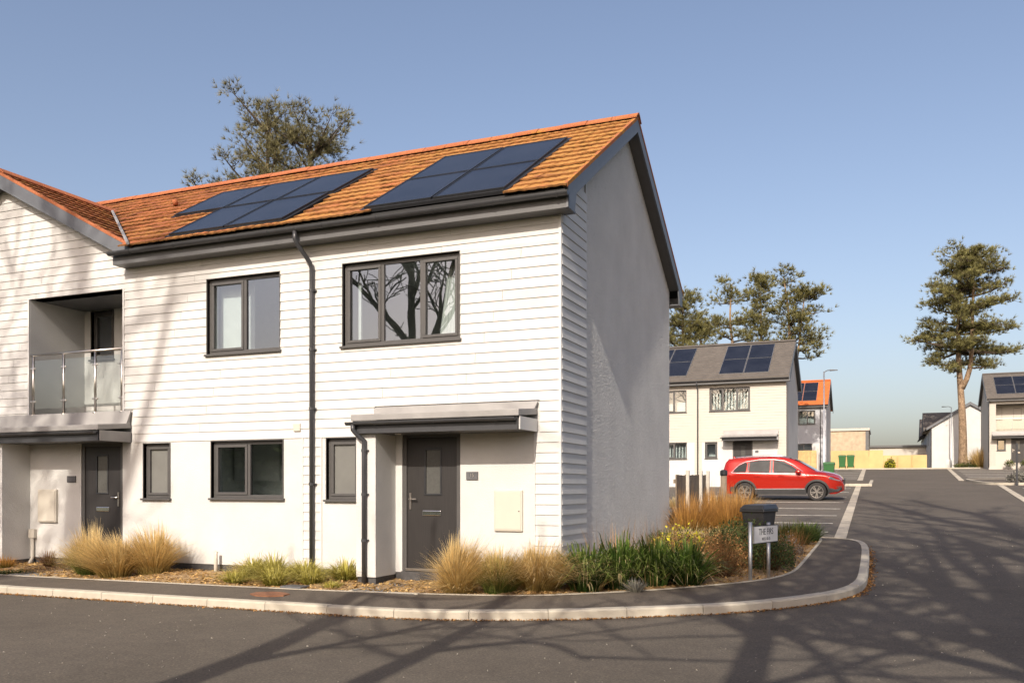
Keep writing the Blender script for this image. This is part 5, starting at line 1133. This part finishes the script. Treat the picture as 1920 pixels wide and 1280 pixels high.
# twiggy shrubs: stems plus many small leaves through the volume
def shrub_fn(x, y, rx, ry, h, ns, nl, ls, leaf=True, z=None):
    z = bedz(x, y) if z is None else z
    def stems(mb):
        for _ in range(ns):
            a = U(0, 6.283); r = math.sqrt(rnd.random()); e = Vector((x + rx * r * math.cos(a), y + ry * r * math.sin(a), z + h * U(.5, 1.05) * math.sqrt(max(.1, 1 - r * r * .75)))); b = Vector((x + rx * .25 * r * math.cos(a), y + ry * .25 * r * math.sin(a), z - .02))
            mid = b.lerp(e, .5) + Vector((U(-.05, .05), U(-.05, .05), U(0, .06))); u = rnd.random(); s = Vector((U(-1, 1), U(-1, 1), 0)).normalized() * .003
            mb.poly([b - s, b + s, mid + s * .8, mid - s * .8], [(u, 0), (u, 0), (u, .5), (u, .5)]); mb.poly([mid - s * .8, mid + s * .8, e + s * .2, e - s * .2], [(u, .5), (u, .5), (u, 1), (u, 1)])
    def leaves(mb):
        for _ in range(nl):
            a = U(0, 6.283); r = rnd.random() ** .45; ph = rnd.random() ** .7; zz = z + h * ph * (1.05 - .5 * r * r) * U(.8, 1.1)
            p = Vector((x + rx * r * math.cos(a), y + ry * r * math.sin(a), zz)); d = Vector((U(-1, 1), U(-1, 1), U(-.5, 1))).normalized(); e = d.orthogonal().normalized(); s = ls * U(.6, 1.4); u = rnd.random(); v = rnd.random()
            mb.poly([p, p + d * s * .5 + e * s * .28, p + d * s, p + d * s * .5 - e * s * .28], [(u, v)] * 4)
    return stems, leaves
def shrub(name, x, y, rx, ry, h, ns, nl, ls, leafmat, label, stemmat=None, extra=None, z=None):
    s, l = shrub_fn(x, y, rx, ry, h, ns, nl, ls, z=z); parts = [('stems', stemmat or M['twig'], s), ('leaves', leafmat, l)]
    if extra: s2, l2 = shrub_fn(x, y, rx * .95, ry * .95, h * 1.08, 1, extra[1], extra[2], z=z); parts.append((extra[3], extra[0], l2))
    return plant(name, parts, label, 'shrub', None, (x, y, bedz(x, y) if z is None else z))
shrub('brown_shrub', 1.92, 1.42, .44, .5, .66, 420, 900, .03, M['leaflitter'], 'rust brown twiggy shrub left of the street sign')
shrub('brown_shrub', 1.55, 2.1, .5, .55, .66, 420, 900, .03, M['leaflitter'], 'brown twiggy shrub behind the dark strap leaves')
shrub('yellow_flowering_shrub', 1.05, 2.7, .5, .6, .62, 260, 900, .04, M['greenleaf'], 'shrub dotted with yellow flowers by the gable wall', extra=(M['yellowleaf'], 330, .055, 'flowers'))
shrub('green_shrub', 2.05, 2.6, .55, .6, .74, 300, 3600, .04, M['greenleaf'], 'dark green low shrub behind the street sign')
shrub('green_shrub', 2.48, 2.45, .34, .5, .58, 200, 2200, .035, M['greenleaf'], 'dark green low shrub right of the street sign posts')
shrub('grey_shrub', 2.60, 3.4, .26, .5, .50, 260, 700, .025, M['greyleaf'], 'grey twiggy shrub along the pavement behind the sign')
shrub('green_shrub', 1.7, 3.4, .5, .5, .55, 200, 1800, .04, M['darkgrass'], 'olive shrub below the black bin')
b = MB(); rr = random.Random(3)
bs = thing('dead_plant', (2.45, 1.9, bedz(2.45, 1.9)), 'single curved bare stem arching beside the name plate', 'plant')
b.tube([(0, 0, 0), (-.02, .05, .25), (.02, .1, .42), (.14, .16, .52), (.30, .2, .54)], [.008, .007, .006, .005, .003], 6); b.build('stem', M['pale'], bs)
# far shrubs
shrub('hebe_shrub', 10.3, 38.4, .8, .6, .55, 60, 1500, .10, M['greyleaf'], 'grey green hebe mound on the right hand pavement', z=G(38.4) + .1)
shrub('bright_shrub', 4.35, 75.2, .45, .35, .95, 40, 500, .14, M['yellowleaf'], 'yellow green bush before the hoarding', extra=(M['greenleaf'], 700, .14, 'dark_leaves'), z=2.92)
grass('tall_dry_grass', 11.4, 73.6, 'tall straw grass clump right of the big pine trunk', M['straw'], 900, 2.3, 1.2, .03, .25, .5, z=2.95)
shrub('low_shrub', 10.4, 73.5, 1.1, .5, .5, 40, 700, .14, M['darkgrass'], 'low dark shrubs at the foot of the big pine', z=2.95)
shrub('low_shrub', 12.6, 73.4, .8, .5, .5, 40, 500, .14, M['leaflitter'], 'low brown shrub before the beige house', z=2.95)
for x, lab in ((12.9, 'small round shrub left of the beige house door'), (14.0, 'small round shrub right along the beige house')): shrub('round_shrub', x, 67.9, .35, .3, .5, 20, 350, .10, M['darkgrass'], lab, z=3.0)
grass('verge_grass', -.6, 12.5, 'dry grass strip behind the garden fence', M['orange'], 900, .5, .6, .012, .3, 1.2, z=G(12.5))
grass('verge_grass', -1.6, 19.0, 'pale grass strip behind the red car', M['pale'], 1200, .55, .6, .014, .3, 1.8, z=G(19))
# ================================================================ pines
def tuft(mb, p, d, s, k=13, w=.022):
    u = rnd.random(); d = d.normalized(); o = d.orthogonal().normalized(); q = d.cross(o)
    for _ in range(k):
        a = U(0, 6.283); sp = U(.25, 1.15); e = (d + (o * math.cos(a) + q * math.sin(a)) * sp).normalized() * s * U(.75, 1.1); sd = e.cross(Vector((U(-1, 1), U(-1, 1), U(-1, 1)))); sd = sd.normalized() * w * .5
        mb.poly([p - sd, p + sd, p + e], [(u, .1), (u, .1), (u, 1)])
def pine(loc, h, crown0, prof, nl, label, seed, tsize=.30, tw=.03, tufts=16, pad=.75, trunk_r=.22, lean=(0, 0), forks=None, trunkmat=None, needlemat=None, droop=.0, sparse=1.0, group=None, k=13, bare=0, ends=1.0, up=1.0, tier=0):
    global rnd, U
    keep = rnd; rnd = random.Random(seed); U = rnd.uniform
    t = thing('pine_tree', loc, label, 'tree', group); tk = MB(); lb = MB(); nd = MB()
    trunks = forks or [[(0, 0, -.3), (lean[0] * .3 + U(-.1, .1), lean[1] * .3, h * .35), (lean[0] * .7 + U(-.15, .15), lean[1] * .7, h * .7), (lean[0], lean[1], h * .97)]]
    TR = []
    for path_ in trunks:
        P = resample(chaikin(path_, 2), n=14); r0 = trunk_r if path_ is trunks[0] else trunk_r * .62; z0 = P[0].z
        rad = [max(.03, r0 * (1 - .88 * ((p.z - max(z0, 0)) / (h - max(z0, 0)))) * (1.25 if i == 0 and z0 < .1 else 1)) for i, p in enumerate(P)]
        tk.tube(P, rad, 10); TR.append((P, rad))
    def at(P, z):
        for a, b in zip(P, P[1:]):
            if a.z <= z <= b.z: return a.lerp(b, (z - a.z) / max(1e-6, b.z - a.z))
        return P[-1].copy()
    for i in range(nl):
        f = (i + U(0, 1)) / nl; P, rad = TR[i % len(TR)]; z = crown0 + (h * .985 - crown0) * f
        if tier: z = crown0 + round((z - crown0) / tier) * tier + U(-.5, .5)
        if z > P[-1].z: z = P[-1].z - U(0, .5)
        if z < P[0].z: P, rad = TR[0]
        s = at(P, z); a = i * 2.399 + U(-.5, .5); L = prof(f, a) * U(.75, 1.1)
        rise = U(.05, .45) * up * L * (.4 + .9 * f) - droop * L * (1 - f); dr = Vector((math.cos(a), math.sin(a), 0))
        e = s + dr * L + Vector((0, 0, rise)); mid = s.lerp(e, .5) + Vector((U(-.1, .1) * L, U(-.1, .1) * L, -.06 * L)); LP = resample(chaikin([s, mid, e], 2), n=7)
        rb = max(.018, .042 * L ** .8 * (trunk_r / .22) ** .5); lb.tube(LP, [rb * (1 - .8 * k_ / 6) for k_ in range(7)], 6, cap=False)
        if rnd.random() < bare: continue
        npad = max(2, int(L / (pad * .62) * sparse + .5))
        for j in range(npad):
            tt = 1 - (1 - .28) * (j / max(1, npad - 1)) ** 1.15 * U(.85, 1); c = LP[0].lerp(LP[-1], tt) if tt > .99 else LP[min(6, int(tt * 6))].lerp(LP[min(6, int(tt * 6) + 1)], tt * 6 - int(tt * 6))
            off = Vector((U(-1, 1), U(-1, 1), U(-.2, .5))) * pad * .62 * (0 if j == 0 else 1); c2 = c + off
            if off.length > .1: lb.tube([c, c.lerp(c2, .5) + Vector((0, 0, -.04)), c2], [rb * .4, rb * .3, rb * .16], 4, cap=False)
            pr = pad * U(.6, 1.15) * (.8 if j else 1)
            for _ in range(int(tufts * U(.6, 1.3))):
                v = Vector((rnd.gauss(0, .5), rnd.gauss(0, .5), rnd.gauss(.05, .30))); q = c2 + v * pr
                if rnd.random() < .35: lb.tube([c2 + (q - c2) * .2, q], [rb * .16, rb * .08], 3, cap=False)
                tuft(nd, q, (v * .6 + dr * .3 + Vector((0, 0, .55))), tsize * U(.7, 1.2), k, tw)
    tk.build('trunk', trunkmat or M['bark'], t, smooth=True); lb.build('limbs', M['limb'], t, recalc=False)['kind'] = 'stuff'; nd.build('crown', needlemat or M['needle_far'], t, recalc=False)['kind'] = 'stuff'
    rnd = keep; U = rnd.uniform; return t
PG = 'pines behind the grey roofed house'
dome = lambda r: (lambda f, a: r * (.45 + .75 * math.sin(math.pi * min(1, f * .85 + .12)) ** .8) * (1 - .55 * max(0, f - .7) / .3))
pine((-16.3, 14.7, .3), 14.3, 7.0, lambda f, a: (1.9 - .8 * f) * (1.1 if math.cos(a - 2.9) > .3 else .95), 125, 'sparse grey green pine rising behind the solar panel roof', 11, .25, .016, 25, .64, .28, (1.2, 0), needlemat=M['needle'], sparse=1.0, k=14, up=2.4,
     forks=[[(0, 0, -.3), (.1, 0, 5), (.2, 0, 8.0), (-.2, 0, 10.5), (-.1, .2, 14)], [(.15, 0, 6.5), (1.0, .2, 9.5), (1.4, .2, 11), (1.7, .2, 12.9)], [(.1, 0, 6), (-1.2, .2, 8.5), (-1.5, 0, 9.6), (-1.8, 0, 11)]])
pine((-9.0, 50.4, 2.0), 13.0, 4.5, dome(1.8), 40, 'leftmost pine, half hidden by the gable wall', 21, .38, .035, 18, .72, .24, group=PG, sparse=.9)
pine((-6.1, 51.6, 2.0), 13.8, 5.5, dome(1.4), 40, 'second pine from the left behind the grey roof', 22, .38, .035, 16, .68, .24, group=PG, sparse=.85, tier=1.3,
     forks=[[(0, 0, -.3), (.3, 0, 5), (.5, 0, 8), (.1, 0, 11), (.3, 0, 13.4)], [(.3, 0, 5.2), (-1.3, 0, 8.0), (-1.9, 0, 9.5), (-2.0, 0, 10.5)]])
pine((-4.05, 52.3, 2.1), 14.2, 8.6, dome(.85), 30, 'slim straight pine, third from the left behind the grey roof', 23, .36, .035, 16, .6, .20, group=PG, sparse=.9)
pine((-2.25, 53.3, 2.2), 14.2, 8.2, lambda f, a: (1.5 - .6 * f) * (1.2 if math.cos(a) > 0 else .85), 46, 'twin stemmed pine at the right end of the grey roof', 24, .36, .035, 14, .64, .24, group=PG, sparse=.8, tier=1.3,
     forks=[[(0, 0, -.3), (.0, 0, 5), (.1, 0, 8.2), (.1, 0, 11), (-.3, 0, 13.8)], [(.1, 0, -.3), (.25, 0, 4.5), (.6, 0, 8), (.9, 0, 10.5), (1.1, 0, 12.4)]])
pine((10.42, 79, 2.9), 20.6, 9.3, lambda f, a: (4.1 * (1 - .62 * f ** 1.5)) * (.62 if f < .12 else 1), 78, 'big pine with a forked bare trunk at the right', 25, .42, .042, 17, .80, .40, sparse=.95, droop=.12, tier=1.7,
     forks=[[(0, 0, -.3), (.02, 0, 3), (-.08, 0, 6), (-.30, 0, 9), (-.42, 0, 12), (-.1, 0, 20)], [(-.05, 0, 7.4), (.65, 0, 9.0), (.75, 0, 12.5), (.9, 0, 19)]])
# ================================================================ bare winter trees across the road behind the camera (their shadows fall on road and walls)
def bare_tree(loc, limbs, label, seed, r0=.30, density=1.0, twig=1.0, thick=1.0):
    """limbs: list of polylines (x, y, z above the tree base) with start radius; side branches grow from them"""
    rr = random.Random(seed); t = thing('bare_tree', loc, label, 'tree', 'bare trees across the road'); tk = MB(); br = MB()
    def grow(p, d, L, r, depth):
        n = 5; P = [p.copy()]; q = p.copy(); dd = d.copy()
        for i in range(n):
            dd = (dd + Vector((rr.gauss(0, .13), rr.gauss(0, .13), rr.gauss(.05, .10)))).normalized(); q = q + dd * (L / n); P.append(q.copy())
        rad = [max(.018, r * (1 - .6 * i / n)) for i in range(n + 1)]; br.tube(P, rad, 6 if depth < 2 else 4, cap=False)
        if depth >= 3: return
        if -3.0 < loc[0] + q.x < 1.9 and q.z > 9.6: return
        for i in range(1, n + 1):
            for _ in range((2 if depth else 2) if i > 1 else 1):
                if rr.random() > .78 * density: continue
                e = (dd * U2(.5, 1) + Vector((rr.gauss(0, .7), rr.gauss(0, .55), rr.gauss(.15, .5)))).normalized(); grow(P[i], e, L * rr.uniform(.42, .66), rad[i] * rr.uniform(.5, .7), depth + 1)
    U2 = rr.uniform
    for li, (pl, ra, rb) in enumerate(limbs):
        ra *= thick; rb *= thick
        P = resample(chaikin(pl, 2), n=16); rad = [ra + (rb - ra) * i / 15 for i in range(16)]; (tk if li == 0 else br).tube(P, rad, 10, cap=True)
        for i in range(5 if li == 0 else 3, 16):
            if li == 0 and P[i].z < 6.5: continue
            for _ in range(2):
                if rr.random() > .62 * density: continue
                dd = (P[min(15, i + 1)] - P[i - 1]).normalized(); e = (dd * .6 + Vector((rr.gauss(0, .8), rr.gauss(0, .6), rr.gauss(.25, .4)))).normalized(); grow(P[i], e, rr.uniform(1.8, 3.8) * twig, max(.035, rad[i] * rr.uniform(.38, .6)), 1)
    tk.build('trunk', M['greybark'], t, smooth=True); br.build('branches', M['greybark'], t, recalc=False)['kind'] = 'stuff'; return t
bare_tree((3.72, -15, -.2), [([(0, 0, -.2), (0, 0, 4), (-.05, 0, 7.1), (-.09, 0, 8.65), (-.11, 0, 9.6), (-.2, .2, 12), (-.1, 0, 15)], .21, .06), ([(-.13, 0, 8.7), (-.38, 0, 9.05), (-.72, 0, 9.5), (-1.24, 0, 10.34), (-1.5, 0, 10.7)], .11, .05),
    ([(-.05, 0, 9.0), (.13, 0, 8.84), (.34, 0, 8.49), (.53, 0, 7.99), (.68, 0, 7.33)], .07, .04), ([(-.1, 0, 9.6), (.4, 0, 10.6), (.6, 0, 12.5), (1.1, 0, 14.5)], .09, .03)], 'bare tree across the road whose trunk shadow reaches the kerb', 41, density=.4, thick=1.25)
bare_tree((6.3, -15, -.2), [([(0, 0, -.2), (0, 0, 4), (-.05, 0, 7.4), (-.12, 0, 8.6), (.1, 0, 10.5), (.5, 0, 13), (.6, 0, 16.5)], .30, .09), ([(-.12, 0, 8.2), (-.26, 0, 9.2), (-.32, 0, 10.26), (-.49, 0, 11.5), (-.76, 0, 12.1), (-1.0, 0, 13.06), (-1.33, 0, 13.8), (-1.7, 0, 15)], .19, .07),
    ([(-.15, 0, 8.1), (-.41, 0, 8.59), (-.79, 0, 9.08), (-1.33, 0, 9.57), (-2.05, 0, 10.1), (-2.6, 0, 10.6)], .12, .04), ([(-.2, 0, 8.0), (-.43, 0, 8.5), (-.67, 0, 9.11), (-1.07, 0, 9.59), (-1.41, 0, 10.15), (-1.67, 0, 10.96)], .13, .04), ([(-.05, 0, 7.3), (-.58, 0, 7.93), (-.92, 0, 8.3), (-1.32, 0, 8.49), (-2.0, 0, 8.63), (-2.51, 0, 8.99)], .11, .04),
    ([(-.45, 0, 11.7), (-.38, 0, 13.09), (-.32, 0, 14.87), (-.23, 0, 16.43)], .10, .05), ([(0, 0, 9), (1.2, 0, 11), (2.2, 0, 13.2), (2.6, 0, 15.5)], .15, .06), ([(.2, 0, 11), (-.1, 0, 14), (.4, 0, 18), (.1, 0, 21)], .12, .05)], 'big bare tree across the road shading the side road', 42, .4, .5, 1.2, 1.4)
bare_tree((8.6, -15, -.2), [([(0, 0, -.2), (0, 0, 6), (-.2, 0, 12), (-.35, 0, 16), (-.45, 0, 18.2)], .32, .17), ([(-.42, 0, 17.6), (-.98, 0, 18.82), (-1.46, 0, 19.67), (-1.8, 0, 21.5), (-2.28, 0, 23.65), (-3.0, 0, 26.9)], .17, .07), ([(-.4, 0, 17.8), (-.26, 0, 21.69), (-.96, 0, 23.78), (-1.43, 0, 27)], .17, .07),
    ([(-.2, 0, 11.5), (-1.2, 0, 13.6), (-1.5, 0, 16), (-2.2, 0, 18)], .14, .06), ([(0, 0, 10), (1.5, 0, 12.5), (2.5, 0, 15)], .15, .06), ([(-.3, 0, 15), (.8, 0, 17), (1.2, 0, 20)], .13, .06)], 'bare tree across the road furthest to the right', 48, .4, .45, 1.25, 1.45)
bare_tree((.95, -15, -.2), [([(0, 0, -.2), (-.05, 0, 4), (-.12, 0, 6.35), (-.37, 0, 8.38), (-.5, 0, 9.6)], .21, .09), ([(-.2, 0, 7.3), (.6, 0, 8.0), (1.3, 0, 7.4)], .08, .03)], 'bare tree across the road shading the road before the door', 43, density=.35)
bare_tree((-.3, -15, -.2), [([(0, 0, -.2), (-.1, 0, 4), (-.21, 0, 6), (-.6, 0, 7.44), (-1.0, 0, 8.37), (-1.3, 0, 9.2)], .25, .12), ([(-.3, 0, 6.5), (.3, 0, 7.9), (.4, 0, 8.8)], .09, .04)], 'lower bare tree across the road left of the middle', 44, density=.3)
bare_tree((-7.4, -27, -.2), [([(0, 0, -.2), (.1, 0, 9), (-.1, 0, 18), (.2, 0, 25)], .42, .15), ([(0, 0, 17), (1.8, 0, 21), (2.6, 0, 25)], .16, .05)], 'tall bare tree far across the road', 45, density=.35)
bare_tree((-10.6, -29, -.2), [([(0, 0, -.2), (0, 0, 10), (.2, 0, 19), (0, 0, 27)], .45, .14), ([(0, 0, 18), (-1.2, 0, 23), (-1.5, 0, 27)], .16, .05)], 'tallest bare tree far across the road', 46, density=.35)
bare_tree((-13.2, -19, -.2), [([(0, 0, -.2), (.1, 0, 4), (.3, 0, 8), (.1, 0, 13), (.5, 0, 18)], .42, .06), ([(.2, 0, 5.5), (1.6, 0, 8), (2.2, 0, 11), (3.6, 0, 13)], .26, .05), ([(.2, 0, 7), (-1.6, 0, 9), (-3.2, 0, 10.5), (-4.2, 0, 13)], .2, .04), ([(.3, 0, 9), (1.8, 0, 12.5), (1.9, 0, 16)], .18, .04)], 'spreading bare tree across the road mirrored in the windows', 47, .4, .8, 1.2, .62)
# tall evergreen hedge across the road, seen mirrored in the window glass
def hedge_fill(mb):
    for _ in range(16000):
        x = U(-45, 25); y = -36 + rnd.gauss(0, .8); z = rnd.random() ** .8 * (5.2 + 1.6 * math.sin(x * .31) + .9 * math.sin(x * 1.3)) - .2; p = Vector((x, y, z)); d = Vector((U(-1, 1), U(-1, 1), U(-.6, 1))).normalized(); e = d.orthogonal().normalized(); s_ = U(.3, .7); u, v = rnd.random(), rnd.random()
        mb.poly([p, p + d * s_ * .5 + e * s_ * .35, p + d * s_, p + d * s_ * .5 - e * s_ * .35], [(u, v)] * 4)
hg = thing('hedge', (-10, -36, -.2), 'tall dark evergreen hedge across the road', 'hedge')
mb = MB(); hedge_fill(mb); mb.v = [(a + 10, b + 36, c + .2) for a, b, c in mb.v]; mb.build('foliage', M['greenleaf'], hg, recalc=False)['kind'] = 'stuff'
mb = MB()
for k in range(35):
    x = -35 + 2 * k; h0, h1 = [4.3 + 1.5 * math.sin((q - 10) * .31) + .6 * math.sin((q - 10) * 1.3) for q in (x, x + 2)]; mb.hexa([(x, -.6, 0), (x + 2, -.6, 0), (x + 2, .6, 0), (x, .6, 0), (x, -.5, h0), (x + 2, -.5, h1), (x + 2, .5, h1), (x, .5, h0)])
mb.build('dense_core', M['greenleaf'], hg)['kind'] = 'stuff'
mb = MB()
for k in range(24): mb.tube([(-34 + 2.9 * k, 0, 0), (-34 + 2.9 * k + U(-.3, .3), U(-.2, .2), 4)], [.12, .04], 6)
mb.build('stems', M['limb'], hg)['kind'] = 'stuff'
